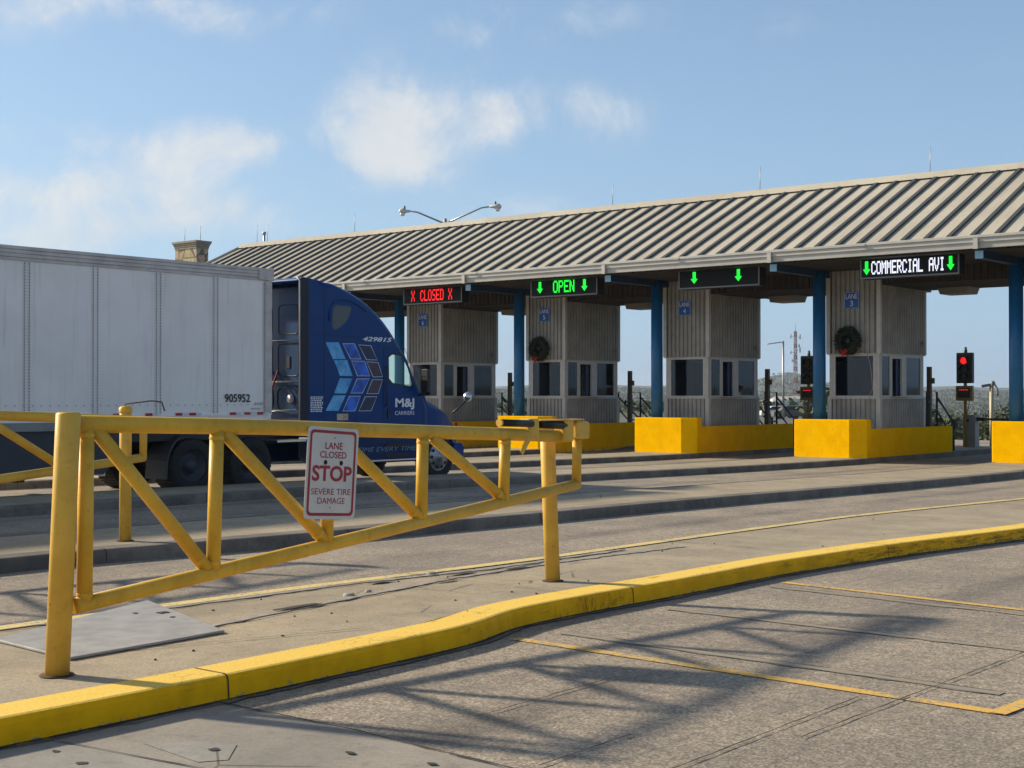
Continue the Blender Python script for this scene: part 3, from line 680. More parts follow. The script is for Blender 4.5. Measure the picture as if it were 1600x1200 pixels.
for s, u0, u1, v0, v1, bo in (('LANE', .345, .685, .164, .238, .010), ('CLOSED', .25, .77, .263, .336, .010), ('STOP', .115, .893, .418, .590, .028), ('SEVERE TIRE', .115, .885, .669, .735, .0), ('DAMAGE', .245, .78, .768, .834, .0)):
    text_mb(tx, s, sf, (u0, v1, u1, v0), bo)
tx.build('lettering', M['signr'], sg)
h = MB()
for u, v, r in ((.36, .385, .0165), (.67, .385, .0165), (.52, .115, .005), (.49, .875, .005)):
    c = [sp(u, v, .004)+U.normalized()*r*math.cos(a*math.pi/8)+Vv.normalized()*r*math.sin(a*math.pi/8) for a in range(16)]; h.add(c, [tuple(range(16))])
h.pieces('bolt', M['hole'], sg)
h = MB()
for v in (.13, .86): h.bar(sp(.5, v, -.006), sp(.5, v, -.075), .03, .03)
h.build('bracket', M['galv'], sg)

# ---------------------------------------------------------------- toll canopy
ZP = -.17                                    # road level at the plaza
XL, XR = -50.04, -3.5
EY, EZ, RY, RZ = 36.2, 5.93, 41.73, 8.50
can = root('toll_canopy', (-26, 41, ZP), 'long canopy with tan standing seam metal roof over the toll lanes', 'canopy')
slope = Vector((0, RY-EY, RZ-EZ)).normalized(); up = Vector((0, -(RZ-EZ), RY-EY)).normalized()
rf = MB(); bt_ = MB(); BY = 2*RY-EY
rf.add([(XL, EY, EZ), (XR, EY, EZ), (XR, RY, RZ), (XL, RY, RZ)], [(0,1,2,3)]); rf.add([(XL, BY, EZ), (XR, BY, EZ), (XR, RY, RZ), (XL, RY, RZ)], [(3,2,1,0)])
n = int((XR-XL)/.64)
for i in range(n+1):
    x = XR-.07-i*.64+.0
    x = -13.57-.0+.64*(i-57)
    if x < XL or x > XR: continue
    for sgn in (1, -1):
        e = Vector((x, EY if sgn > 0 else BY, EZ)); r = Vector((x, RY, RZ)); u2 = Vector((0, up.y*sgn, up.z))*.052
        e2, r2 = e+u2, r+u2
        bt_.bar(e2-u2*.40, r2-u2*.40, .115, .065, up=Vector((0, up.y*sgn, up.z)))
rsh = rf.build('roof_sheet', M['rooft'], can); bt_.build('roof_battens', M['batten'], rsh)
m = MB().prism([(RY-.28, RZ-.10), (RY, RZ+.13), (RY+.28, RZ-.10), (RY, RZ+.10)], lambda a, c: (XL-.05, a, c+.03), lambda a, c: (XR, a, c+.03)); m.build('ridge_cap', M['rooft'], can)
for sgn, y in ((1, EY), (-1, BY)):
    g_ = MB(); X0, X1 = XL-.05, XR
    pf = [(0, -.005), (-.17, -.005), (-.19, -.02), (-.19, -.075), (-.15, -.095), (-.15, -.19), (-.11, -.20), (-.10, -.345), (0, -.345)]
    g_.prism([(y+sgn*a, EZ+c+.03) for a, c in pf], lambda a, c: (X0, a, c), lambda a, c: (X1, a, c)); g_.build('gutter', M['gutter'], can)
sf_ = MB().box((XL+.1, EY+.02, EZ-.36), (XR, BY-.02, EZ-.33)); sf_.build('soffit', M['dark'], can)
for X in (XL,):   # rake trim
    for sgn, y in ((1, EY), (-1, BY)):
        MB().bar((X-.03, y, EZ-.02), (X-.03, RY, RZ-.02), .06, .22).build('rake_trim', M['gutter'], can)
def corrugated(p, q, z0, z1, pitch=.2, depth=.035, out=None):
    """vertical trapezoid ribs between plan points p and q"""
    p, q = Vector(p), Vector(q); L_ = (q-p).length; t = (q-p)/L_; nn = Vector((t.y, -t.x)) if out is None else Vector(out)
    n = max(1, round(L_/pitch)); pt = L_/n; pr = [(0, 0)]
    for i in range(n):
        s = i*pt; pr += [(s+pt*.11, 0), (s+pt*.19, 1), (s+pt*.78, 1), (s+pt*.86, 0)]
    pr.append((L_, 0)); vs = []
    for s, k in pr:
        c = p+t*s+nn*depth*k; vs += [(c.x, c.y, z0), (c.x, c.y, z1)]
    return MB().add(vs, [(2*i, 2*i+2, 2*i+3, 2*i+1) for i in range(len(pr)-1)])
# inner bulkhead and low ceiling between the booths
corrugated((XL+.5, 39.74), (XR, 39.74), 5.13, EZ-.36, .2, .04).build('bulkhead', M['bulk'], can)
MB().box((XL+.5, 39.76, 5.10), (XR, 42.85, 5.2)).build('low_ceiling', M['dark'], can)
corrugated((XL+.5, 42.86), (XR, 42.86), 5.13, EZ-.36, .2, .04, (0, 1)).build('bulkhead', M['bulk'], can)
COLX = [-20.02+PITCH*k for k in (1, 0, -1, -2, -3)]
COLX = [-8.25, -14.06, -20.0, -25.84, -31.65, -37.5]
for i, x in enumerate(COLX):
    MB().tube([(x, 38.93, ZP), (x, 38.93, EZ-.36)], .190, 28).build('column', M['bluep'], can)
    MB().tube([(x, 44.6, ZP), (x, 44.6, EZ-.36)], .190, 24).build('column', M['bluep'], can) if i < 2 and False else None
for x in (-8.2, -14.05, -20.07, -25.89, -31.7, -37.5, -43.3):
    bm_ = MB().box((x-.105, EY+.06, 5.37), (x+.105, BY-.1, EZ-.362)); bm_.build('cross_beam', M['beamp'], can)
    bk = MB().box((x-.06, EY-.21, EZ-.34), (x+.06, EY-.13, EZ-.06)); bk.build('gutter_bracket', M['gutter'], can)
    MB().box((x-.11, EY+.045, 5.36), (x+.11, EY+.058, EZ-.366)).build('beam_end_lit_face', M['bep'], can)  # sunlit end face of the beam, its brightness put into the lighter blue
for x in (-17.05, -22.9, -28.7, -34.5, -11.2):
    m = MB().prism([(-.50, 5.10), (.50, 5.10), (.42, 4.90), (-.42, 4.90)], lambda a, c, x=x: (x+a, 41.9, c), lambda a, c, x=x: (x+a, 42.75, c)); m.build('ceiling_light', M['cctv'], can)
for x in (-19.0, -24.7, -30.4, -13.2):
    m = MB().lathe([(0, .05), (-.12, .05), (-.14, .12), (-.22, .12), (-.30, .06), (-.31, .001)], (x, 42.3, 5.10), 'z', 14)
    m.build('dome_camera', M['cctv'], can)
for x in (-49.0, -48.3, -42.8, -29.6, -23.6, -17.7, -12.1):
    MB().tube([(x+.0, RY, RZ+.1), (x+.02, RY, RZ+.92)], .011, 6).build('lightning_rod', M['galv'], can)
m = MB().tube([(-49.3, 42.4, 8.2), (-49.3, 42.4, 9.15)], .05, 12); m.tube([(-49.3, 42.4, 9.08), (-49.3, 42.4, 9.2)], .085, 12); m.build('vent_pipe', M['galv'], can)
for x in (-36.5, -31.2, -23.2, -17.2):    # small fixings on the gutter lip
    MB().box((x-.08, EY-.215, EZ-.055), (x+.08, EY-.185, EZ-.005)).build('gutter_clip', M['trim'], can)

# ---------------------------------------------------------------- dot matrix glyphs
GL = {'X': '10001 10001 01010 00100 01010 10001 10001', 'C': '01110 10001 10000 10000 10000 10001 01110', 'L': '10000 10000 10000 10000 10000 10000 11111', 'O': '01110 10001 10001 10001 10001 10001 01110',
      'S': '01111 10000 10000 01110 00001 00001 11110', 'E': '11111 10000 10000 11110 10000 10000 11111', 'D': '11110 10001 10001 10001 10001 10001 11110', 'P': '11110 10001 10001 11110 10000 10000 10000',
      'N': '10001 11001 11001 10101 10011 10011 10001', 'M': '10001 11011 10101 10101 10001 10001 10001', 'R': '11110 10001 10001 11110 10100 10010 10001', 'I': '01110 00100 00100 00100 00100 00100 01110',
      'A': '01110 10001 10001 11111 10001 10001 10001', 'V': '10001 10001 10001 10001 01010 01010 00100', ' ': '00000 00000 00000 00000 00000 00000 00000',
      'v': '00100 00100 00100 11111 01110 00100 00000', '-': '00000 00000 01110 01110 01110 00000 00000'}
def glyphs(mb, s, x0, pitch, z0, h, y, fill=.94, wf=.80):
    cw = pitch*wf/5; ch = h/7
    for i, c in enumerate(s):
        for r, row in enumerate(GL[c].split()):
            k = 0
            while k < 5:
                if row[k] == '1':
                    k2 = k
                    while k2 < 5 and row[k2] == '1': k2 += 1
                    xa = x0+i*pitch+k*cw-cw*.08; xb = x0+i*pitch+k2*cw+cw*.08; zt = z0+h-r*ch
                    mb.add([(xa, y, zt-ch*1.04), (xb, y, zt-ch*1.04), (xb, y, zt), (xa, y, zt)], [(0,1,2,3)]); k = k2
                else: k += 1
    return mb
def letters(s, x0, pitch, z0, h, y, m, parent, wf):
    for i, c in enumerate(s):
        if c != ' ': glyphs(MB(), c, x0+i*pitch, pitch, z0, h, y, wf=wf).build('display_letter', m, parent)
def arrow(mb, xc, zc, w, h, y):
    return mb.add([(xc-w*.22, y, zc+h/2), (xc+w*.22, y, zc+h/2), (xc+w*.22, y, zc-h*.08), (xc+w*.5, y, zc-h*.08), (xc, y, zc-h*.5), (xc-w*.5, y, zc-h*.08), (xc-w*.22, y, zc-h*.08)], [(0,1,2,6), (3,4,5), (2,3,5,6)])
SY = 36.75
def lane_sign(x0, x1, z0, z1, label):
    s = root('lane_signal_sign', ((x0+x1)/2, SY, z0), label, 'electronic sign', 'electronic lane signs under the canopy edge')
    MB().box((x0, SY, z0), (x1, SY+.38, z1)).build('housing', M['ledbox'], s, bevel=.012)
    t = .05; y = SY-.012; fr = MB()
    fr.box((x0, y, z0), (x1, SY-.001, z0+.045)); fr.box((x0, y, z0+.045), (x0+.04, SY-.001, z1)); fr.box((x1-.04, y, z0+.045), (x1, SY-.001, z1)); fr.build('bezel', M['ledtrim'], s)
    lp = MB().box(((x0+x1)/2-.28, SY-.14, z1-.02), ((x0+x1)/2+.22, SY-.01, z1+.0)); lp.box((x1-.42, SY-.12, z1+.02), (x1-.08, SY-.02, z1+.045)); lp.pieces('small_lamp', M['ledtrim'], s)
    return s
fy = SY-.02
s3 = lane_sign(-17.62, -14.78, 5.03, 5.60, 'lit sign reading COMMERCIAL AVI in white between two green down arrows')
letters('COMMERCIAL AVI', -17.28, .1512, 5.15, .36, fy, M['ledw'], s3, .86)
t = MB(); arrow(t, -17.42, 5.33, .22, .38, fy-.004); arrow(t, -15.01, 5.33, .22, .38, fy-.004); t.pieces('display_arrow', M['ledg'], s3)
s4 = lane_sign(-23.60, -20.80, 5.03, 5.60, 'dark sign showing only two green down arrows and no words')
t = MB(); arrow(t, -23.03, 5.36, .25, .36, fy); arrow(t, -21.50, 5.36, .25, .36, fy); t.pieces('display_arrow', M['ledg'], s4)
s5 = lane_sign(-29.38, -26.66, 5.03, 5.62, 'lit sign reading OPEN in green between two green down arrows')
letters('OPEN', -28.43, .225, 5.16, .39, fy, M['ledg'], s5, .84)
t = MB(); arrow(t, -28.98, 5.35, .25, .38, fy); arrow(t, -27.16, 5.35, .25, .38, fy); t.pieces('display_arrow', M['ledg'], s5)
s6 = lane_sign(-35.20, -32.42, 5.03, 5.62, 'lit sign reading X CLOSED X in red beside the truck')
letters('CLOSED', -34.36, .188, 5.14, .39, fy, M['ledr'], s6, .84); letters('X', -34.80, .20, 5.14, .39, fy, M['ledr'], s6, .8); letters('X', -33.03, .20, 5.14, .39, fy, M['ledr'], s6, .8)

# ---------------------------------------------------------------- toll booths
def booth():
    X0, X1, Y0, Y1 = -20.02, -18.40, 39.63, 42.83; ZB, ZS, ZH, ZT = ZP+.0, 1.74, 3.04, 5.10
    s = root('toll_booth', (-19.2, 41.2, ZP), 'x', 'toll booth', 'corrugated metal toll booths on the islands')
    ov = .03
    # cladding: lower and upper
    for nm, z0, z1, o in (('lower_cladding', ZB, ZS-.04, 0), ('upper_cladding', ZH+.03, ZT, ov)):
        m = MB()
        for p, q, out, pt in (((X0+.10, Y0-o), (X1-.10, Y0-o), (0, -1), .165), ((X1+o, Y0+.10), (X1+o, Y1-.05), (1, 0), .165), ((X0+.1, Y1+o), (X1-.1, Y1+o), (0, 1), .2), ((X0-o, Y0+.1), (X0-o, Y1-.1), (-1, 0), .2)):
            c = corrugated(p, q, z0, 5.565 if (z1 == ZT and out == (0, -1)) else z1, pt, .042, out); m.add(c.v, c.f)
        m.build(nm, M['clad'], s)
        c = MB()
        for x, y in ((X0, Y0), (X1, Y0), (X0, Y1), (X1, Y1)):
            sx, sy = (1 if x == X1 else -1), (1 if y == Y1 else -1)
            xx, yy = x+sx*(o+.044), y+sy*(o+.044)
            c.box((xx, yy, z0), (xx-sx*.13, yy-sy*.13, 5.565 if (z1 == ZT and sy < 0) else z1))
        c.pieces('corner_trim', M['trim'], s)
    m = MB().box((X0-.05, Y0-.05, ZH-.0), (X1+.05, Y1+.05, ZH+.028)); m.build('drip_edge', M['trim'], s)
    # sill band as a ring
    m = MB(); 
    m.box((X0-.04, Y0-.05, ZS-.045), (X1+.045, Y0+.05, ZS+.0)); m.box((X1-.05, Y0+.052, ZS-.045), (X1+.045, Y1+.03, ZS)); m.box((X0-.04, Y0+.052, ZS-.045), (X0+.05, Y1+.03, ZS)); m.box((X0+.052, Y1-.05, ZS-.045), (X1-.052, Y1+.03, ZS)); m.pieces('sill', M['trim'], s)
    # window band posts
    pst = MB()
    for a, c in (((X0, Y0), (X0+.14, Y0+.1)), ((X1-.14, Y0), (X1, Y0+.12)), ((X0, Y1-.1), (X0+.12, Y1)), ((X1-.12, Y1-.16), (X1, Y1))): pst.box((*a, ZS), (*c, ZH))
    pst.pieces('window_post', M['trim'], s)
    def window(a, c, axis, pos, z0, z1, fw=.05, gm='glass'):
        """axis 'x': in a plane of constant Y=pos between X a..c ; axis 'y': constant X"""
        f = MB()
        def bx(u0, u1, w0, w1, d0=-.025, d1=.03):
            if axis == 'x': f.box((u0, pos+d0, w0), (u1, pos+d1, w1))
            else: f.box((pos-d0, u0, w0), (pos-d1, u1, w1))
        bx(a, c, z1-fw, z1); bx(a, c, z0, z0+fw); bx(a, a+fw, z0+fw, z1-fw); bx(c-fw, c, z0+fw, z1-fw)
        w = f.build('window', M['frame'], s)
        p = MB()
        if axis == 'x': p.add([(a+fw, pos, z0+fw), (c-fw, pos, z0+fw), (c-fw, pos, z1-fw), (a+fw, pos, z1-fw)], [(0,1,2,3)])
        else: p.add([(pos, a+fw, z0+fw), (pos, c-fw, z0+fw), (pos, c-fw, z1-fw), (pos, a+fw, z1-fw)], [(0,1,2,3)])
        p.build('pane', M[gm], w); return w
    window(X0+.14, X1-.14, 'x', Y0+.02, ZS, ZH, .055)
    window(Y0+.12, 40.42, 'y', X1-.02, ZS, ZH, .06)
    window(41.47, 42.67, 'y', X1-.02, ZS, ZH, .07)
    window(X0+.12, X1-.12, 'x', Y1-.03, ZS, ZH, .055, 'darkglass')
    window(Y0+.1, Y1-.1, 'y', X0+.04, ZS, ZH, .055, 'darkglass')
    # sliding service door with its blue-tinted leaf and ledge
    d_ = MB(); d_.box((X1-.06, 40.42, ZS), (X1-.0, 40.54, ZH)); d_.box((X1-.06, 41.22, ZS), (X1+.0, 41.47, ZH)); d_.box((X1-.06, 40.54, ZH-.12), (X1-.0, 41.22, ZH)); dd = d_.build('service_door', M['frame'], s)
    MB().box((X1-.11, 41.0, ZS), (X1-.09, 41.20, ZH-.12)).build('blue_screen', M['blind'], dd)
    MB().box((X1+.03, 40.45, ZS+.002), (X1+.26, 41.60, ZS+.04)).build('ledge', M['trim'], s, bevel=.008)
    # inside
    i = MB(); i.box((X0+.16, Y0+.25, 1.0), (X0+.55, Y1-.3, 1.62)); i.box((X0+.6, Y0+.25, .9), (X1-.3, Y0+.65, 1.85)); i.box((X0+.15, Y0+.2, ZH-.12), (X1-.12, Y1-.12, ZH-.06)); i.box((X0+.1, Y0+.1, 1.0), (X1-.1, Y1-.1, 1.02)); i.build('counter', M['interior'], s)
    i = MB(); i.box((X1-.70, Y0+.35, 1.90), (X1-.32, Y0+.42, 2.25)); i.bar((X1-.5, Y0+.4, 1.85), (X1-.5, Y0+.4, 1.95), .06, .06); i.build('monitor', M['black'], s)
    MB().box((X0+.55, Y1-.5, 1.03), (X1-.55, Y1-.42, ZH-.13)).build('rear_cabinet', M['blind'], s)
    # fittings
    m = MB().lathe([(0, .075), (.05, .075), (.09, .05), (.092, .001)], (X1+.06, 42.55, 3.42), 'x', 16); m.build('round_lamp', M['cctv'], s)
    MB().box((X1+.025, 40.35, 1.0), (X1+.07, 40.47, 1.14)).build('socket_box', M['cctv'], s)
    pl_ = MB().box((-19.48, Y0-.085, 4.42), (-19.0, Y0-.07, 4.92)).build('lane_plate', M['plateb'], s)
    return s
DIG = {2: '3', 3: '4', 4: '5', 5: '6'}
LOOK = {2: 'corrugated toll booth of lane 3, with a wreath, nearest the right edge',
        3: 'corrugated toll booth of lane 4, without a wreath, between two blue columns',
        4: 'corrugated toll booth of lane 5, with a wreath, behind the OPEN sign',
        5: 'corrugated toll booth of lane 6, farthest left, partly behind the truck hood'}
BX = {2: 0, 3: -5.92, 4: -11.76, 5: -17.62}
bt = booth()
bts = {k: (bt if k == 2 else copy_tree(bt)) for k in (2, 3, 4, 5)}
for k, o in bts.items():
    o.location.x = -19.2+BX[k]; o['label'] = LOOK[k]
    pl_ = [c for c in o.children if c.name.startswith('lane_plate')][0]
    xx = BX[k]; t = MB(); ff = lambda u, v: (u, 39.53, v)
    text_mb(t, 'LANE', ff, (-19.43+xx, 4.71, -19.05+xx, 4.86), .0); text_mb(t, DIG[k], ff, (-19.29+xx, 4.49, -19.19+xx, 4.65), .0)
    bdr = t
    for (a, c, e, f_) in ((-19.47, 4.43, -19.01, 4.437), (-19.47, 4.903, -19.01, 4.91), (-19.47, 4.437, -19.463, 4.903), (-19.017, 4.437, -19.01, 4.903)): bdr.add([(a+xx, 39.53, c), (e+xx, 39.53, c), (e+xx, 39.53, f_), (a+xx, 39.53, f_)], [(0,1,2,3)])
    t.v = [(x-0, y, z) for x, y, z in t.v]
    t.build('lettering', M['platew'], pl_)
# loose cable hanging on two of the booths and small conduits
for x, lab in ((-19.0, 'thin grey cable hanging down the front corner of the lane 3 booth'),):
    m = MB().tube([(-19.0, 39.54, 3.12), (-18.75, 39.52, 3.10), (-18.62, 39.50, 2.7), (-18.55, 39.5, 2.0), (-18.72, 39.5, 1.6), (-18.68, 39.5, 1.2), (-18.5, 39.5, .95)], .012, 6)
    single(m, 'hanging_cable', M['cctv'], (-18.8, 39.5, .95), lab, 'cable')

# wreaths
def wreath(cx, label):
    c = Vector((cx, 39.38, 3.44)); s = root('wreath', tuple(c), label, 'wreath', 'christmas wreaths on the booths')
    rnd = random.Random(3); m = MB()
    m.lathe([(.11*math.sin(a*math.pi/4), .27+.11*math.cos(a*math.pi/4)) for a in range(9)], c, 'y', 24)
    for i in range(1500):
        a = rnd.uniform(0, 2*math.pi); b_ = rnd.uniform(0, 2*math.pi); rr = .27+.13*math.cos(b_)
        p = c+Vector((rr*math.cos(a), .09*math.sin(b_), rr*math.sin(a)))
        dr = Vector((math.cos(a)*math.cos(b_), math.sin(b_), math.sin(a)*math.cos(b_)))+Vector((rnd.uniform(-.8, .8), rnd.uniform(-.5, .5), rnd.uniform(-.8, .8))); dr.normalize()
        w = dr.orthogonal().normalized()*.012; q = p+dr*rnd.uniform(.05, .12); m.add([p-w, p+w, q], [(0,1,2)])
    m.build('greenery', M['leafw'], s)
    b_ = MB(); p = c+Vector((-.06, -.12, -.33))
    for sx in (-1, 1):
        b_.add([p, p+Vector((sx*.10, -.05, .08)), p+Vector((sx*.12, 0, .02)), p+Vector((sx*.10, -.05, -.04))], [(0,1,2), (0,2,3)])
        b_.add([p, p+Vector((sx*.03, -.02, -.02)), p+Vector((sx*.07, -.02, -.17)), p+Vector((sx*.02, -.02, -.14))], [(0,1,2,3)])
    b_.lathe([(-.04, .001), (-.03, .035), (.03, .035), (.04, .001)], p, 'x', 10)
    b_.build('bow', M['bow'], s); return s
wreath(-19.30, 'round evergreen wreath with red bow above the window of the lane 3 booth')
wreath(-31.12, 'round evergreen wreath with red bow above the window of the lane 5 booth')

# ---------------------------------------------------------------- yellow barriers round the islands
def barrier():
    s = root('island_barrier', (-19.4, 41, ZP), 'x', 'barrier', 'yellow concrete barriers around the booths')
    z0, zt, zw = ZP, 1.09, .82
    xl, xr = -20.52, -18.22; c = .37
    m = MB(); poly = [(xl, 38.62), (xl+.10, 38.16), (-18.66, 38.16), (xr, 38.42), (xr, 39.02), (xl, 39.02)]
    # hollow for the column behind: the nose stands in front of the column
    poly = [(xl, 38.40), (xl+.09, 38.16), (-18.66, 38.16), (xr, 38.42), (xr, 38.70), (xl, 38.70)]
    m.prism(poly, lambda a, b_: (a, b_, z0), lambda a, b_: (a, b_, zt)); m.build('nose_block', M['byellow'], s, bevel=.015)
    w = MB(); w.box((xr-.14, 38.702, z0), (xr-.0, 44.7, zw)); w.box((xl, 38.702, z0), (xl+.14, 44.7, zw)); w.build('side_wall', M['byellow'], s, bevel=.012)
    return s
ba = barrier()
BL_ = {0: ('yellow barrier block cut off by the right edge of the photo', 5.98), 1: None}
for k, (dx, lab) in enumerate([(0, 'yellow barrier with a blue column rising behind it at the lane 3 booth'), (5.98, 'yellow barrier cut off by the right edge of the photo'),
                               (-5.76, 'yellow barrier at the foot of the lane 4 booth'), (-11.55, 'yellow barrier at the lane 5 booth, seen behind the gate latch'), (-17.35, 'yellow barrier at the lane 6 booth, mostly hidden by the truck')]):
    o = ba if k == 0 else copy_tree(ba); o.location.x = -19.4+dx; o['label'] = lab

# ---------------------------------------------------------------- fittings behind each booth
def handrail():
    s = root('stair_handrail', (-18.6, 44.5, ZP), 'x', 'handrail', 'dark steel stair handrails behind the booths')
    m = MB(); r = .034
    for x in (-18.6, -19.6):
        m.tube([(x, 43.55, ZP), (x, 43.55, 1.92), (x, 44.35, 1.92), (x, 44.35, ZP+.1)], r, 8)
        m.tube([(x, 43.55, 1.35), (x, 44.35, 1.35)], r*.8, 8); m.tube([(x, 43.55, .9), (x, 44.35, .9)], r*.8, 8)
        m.tube([(x, 44.35, 1.75), (x, 45.6, 1.0), (x, 45.6, ZP)], r, 8); m.tube([(x, 44.35, 1.3), (x, 45.55, .5)], r*.8, 8)
        m.tube([(x, 45.6, 1.0), (x, 45.85, 1.0), (x, 45.85, .65), (x, 45.62, .62)], r*.8, 8); m.tube([(x, 45.75, 1.0), (x, 45.75, ZP)], r*.8, 8)
    m.build('rail', M['railb'], s)
    t = MB()
    for i in range(5): t.box((-19.55, 44.35+.24*i, ZP+(4-i)*.18), (-18.65, 44.35+.24*(i+1), ZP+(5-i)*.18))
    t.box((-19.55, 43.6, ZP), (-18.65, 44.348, .72)); t.build('steps', M['cab'], s)
    return s
def sensor_post():
    s = root('sensor_post', (-18.5, 43.6, ZP), 'x', 'post', 'brown sensor posts behind the booths')
    MB().box((-18.57, 43.46, ZP), (-18.44, 43.6, 2.72)).build('post', M['brown'], s, bevel=.008)
    MB().box((-18.439, 43.48, 2.18), (-18.34, 43.58, 2.36)).build('sensor', M['brown'], s)
    MB().tube([(-18.46, 43.4, 1.6), (-18.4, 43.1, 1.55), (-18.3, 42.95, 1.62)], .03, 8).build('side_bracket', M['black'], s)
    return s
hr, spo = handrail(), sensor_post()
for k, nm in ((2, 'lane 3'), (3, 'lane 4'), (4, 'lane 5'), (5, 'lane 6')):
    o = hr if k == 2 else copy_tree(hr); o.location.x = -18.6+BX[k]*(.985 if k > 2 else 1); o['label'] = 'dark steel handrail beside the steps behind the %s booth' % nm
    o = spo if k == 2 else copy_tree(spo); o.location.x = -18.5+BX[k]*(.985 if k > 2 else 1); o['label'] = 'square brown post with small sensor behind the %s booth' % nm

def traffic_signal(lit):
    s = root('traffic_signal', (-19.5, 49, g(49)+H), 'x', 'traffic light', 'traffic lights at the lane exits')
    y = 49.0
    MB().box((-19.545, y-.04, g(y)), (-19.455, y+.04, 2.3)).build('pole', M['olive'], s)
    MB().box((-19.79, y-.12, 2.24), (-19.21, y+.10, 3.32)).build('housing', M['black'], s, bevel=.03)
    MB().lathe([(0, .06), (.1, .06), (.12, .045), (.20, .045), (.22, .001)], (-19.49, y, 3.31), 'z', 12).build('beacon', M['black'], s)
    if lit: MB().lathe([(-.02, .001), (-.015, .08), (0, .125)], (-19.515, y-.125, 3.04), 'y', 20).build('red_light', M['ledr'], s)
    for z in ((2.75, 2.46) if lit else (3.04, 2.75, 2.46)):
        ln = MB().lathe([(-.01, .001), (-.005, .07), (.005, .11)], (-19.50, y-.125, z), 'y', 16).build('dark_lens', M['brown'], s)
    for z in (3.04, 2.75, 2.46):
        v = MB(); vs = []
        for i in range(9): a = R_(-20+220*i/8); vs += [(-19.50+.13*math.cos(a), y-.12, z+.13*math.sin(a)), (-19.50+.13*math.cos(a), y-.26, z+.125*math.sin(a))]
        v.add(vs, [(2*i, 2*i+1, 2*i+3, 2*i+2) for i in range(8)]); v.build('visor', M['black'], s)
    MB().box((-19.82, y-.10, 1.62), (-19.22, y+.08, 2.15)).build('display_case', M['olive'], s, bevel=.02)
    MB().box((-19.75, y-.112, 1.73), (-19.30, y-.101, 2.06)).build('display_screen', M['black'], s)
    t = MB(); glyphs(t, '-----', -19.69, .068, 1.97, .07, y-.118, wf=.9); t.build('display_digits', M['ledr'], s)
    MB().tube([(-19.35, y-.03, 1.62), (-19.38, y-.02, 1.4), (-19.46, y-.02, 1.15)], .012, 6).build('cable', M['black'], s)
    return s
sa = traffic_signal(True); sa['label'] = 'traffic light with its red lamp lit, at the exit right of the lane 3 booth'
sb = traffic_signal(False); sb.location.x += -6.12; sb['label'] = 'unlit traffic light partly hidden by the blue column left of the lane 3 booth'
sd = traffic_signal(False); sd.location.x += -12.08; sd['label'] = 'unlit traffic light almost hidden behind the column beside the lane 4 booth'
def exit_gate(dx, lab):
    s = root('barrier_cabinet', (-19.38+dx, 49.2, g(49)), lab, 'barrier machine', 'exit barrier machines behind the booths')
    m = MB().box((-19.61+dx, 49.02, g(49)), (-19.16+dx, 49.42, 1.12)); m.build('cabinet', M['cab'], s, bevel=.015)
    MB().lathe([(0, .05), (-.02, .05), (-.021, .001)], (-19.42+dx, 49.01, .93), 'y', 14).build('key_lock', M['black'], s)
    MB().box((-19.55+dx, 49.0, .25), (-19.22+dx, 49.015, .75)).build('cabinet_door', M['cab'], s)
    m = MB().bar((-19.14+dx, 49.22, .97), (-16.0+dx, 49.22, .98), .05, .07); m.bar((-19.155+dx, 49.22, .97), (-18.9+dx, 49.22, .97), .16, .13); m.build('barrier_arm', M['black'], s)
exit_gate(0, 'grey exit barrier cabinet with dark arm right of the lane 3 handrail')
exit_gate(-6.0, 'grey exit barrier cabinet with dark arm just left of the blue column at lane 3')
exit_gate(-11.9, 'grey exit barrier cabinet with dark arm behind the lane 4 booth')
def camera_pole(x, y, lab):
    s = root('camera_pole', (x, y, g(y)), lab, 'camera pole', 'cream camera poles at the lane exits')
    MB().tube([(x, y, g(y)), (x, y, 2.15)], .075, 16).build('pole', M['cream'], s)
    MB().bar((x-.32, y-.1, 2.14), (x+.05, y, 2.20), .14, .10).build('camera', M['cctv'], s)
    MB().lathe([(0, .09), (.12, .09), (.17, .05), (.18, .001)], (x+.04, y, 2.16), 'z', 14).build('light_head', M['cctv'], s)
    MB().tube([(x+.09, y, 2.25), (x+.22, y-.02, 2.05), (x+.24, y-.02, 1.78)], .03, 8).build('hose', M['cctv'], s)
camera_pole(-19.13, 50.5, 'cream pole with small camera, right of the lit red traffic light')
camera_pole(-37.0, 48.5, 'cream pole with small camera behind the lane 6 booth')
def bollard(x, y, lab): 
    single(MB().tube([(x, y, g(y)), (x, y, 1.0), (x, y, 1.05)], [.07, .07, .03], 14), 'bollard', M['tank'], (x, y, g(y)), lab, 'bollard', 'pale bollards behind the booths')
bollard(-25.9, 49.6, 'pale bollard left of the cabinet beside the column at lane 3')
bollard(-24.95, 50.3, 'pale bollard hidden partly by the right side of the column at lane 3')

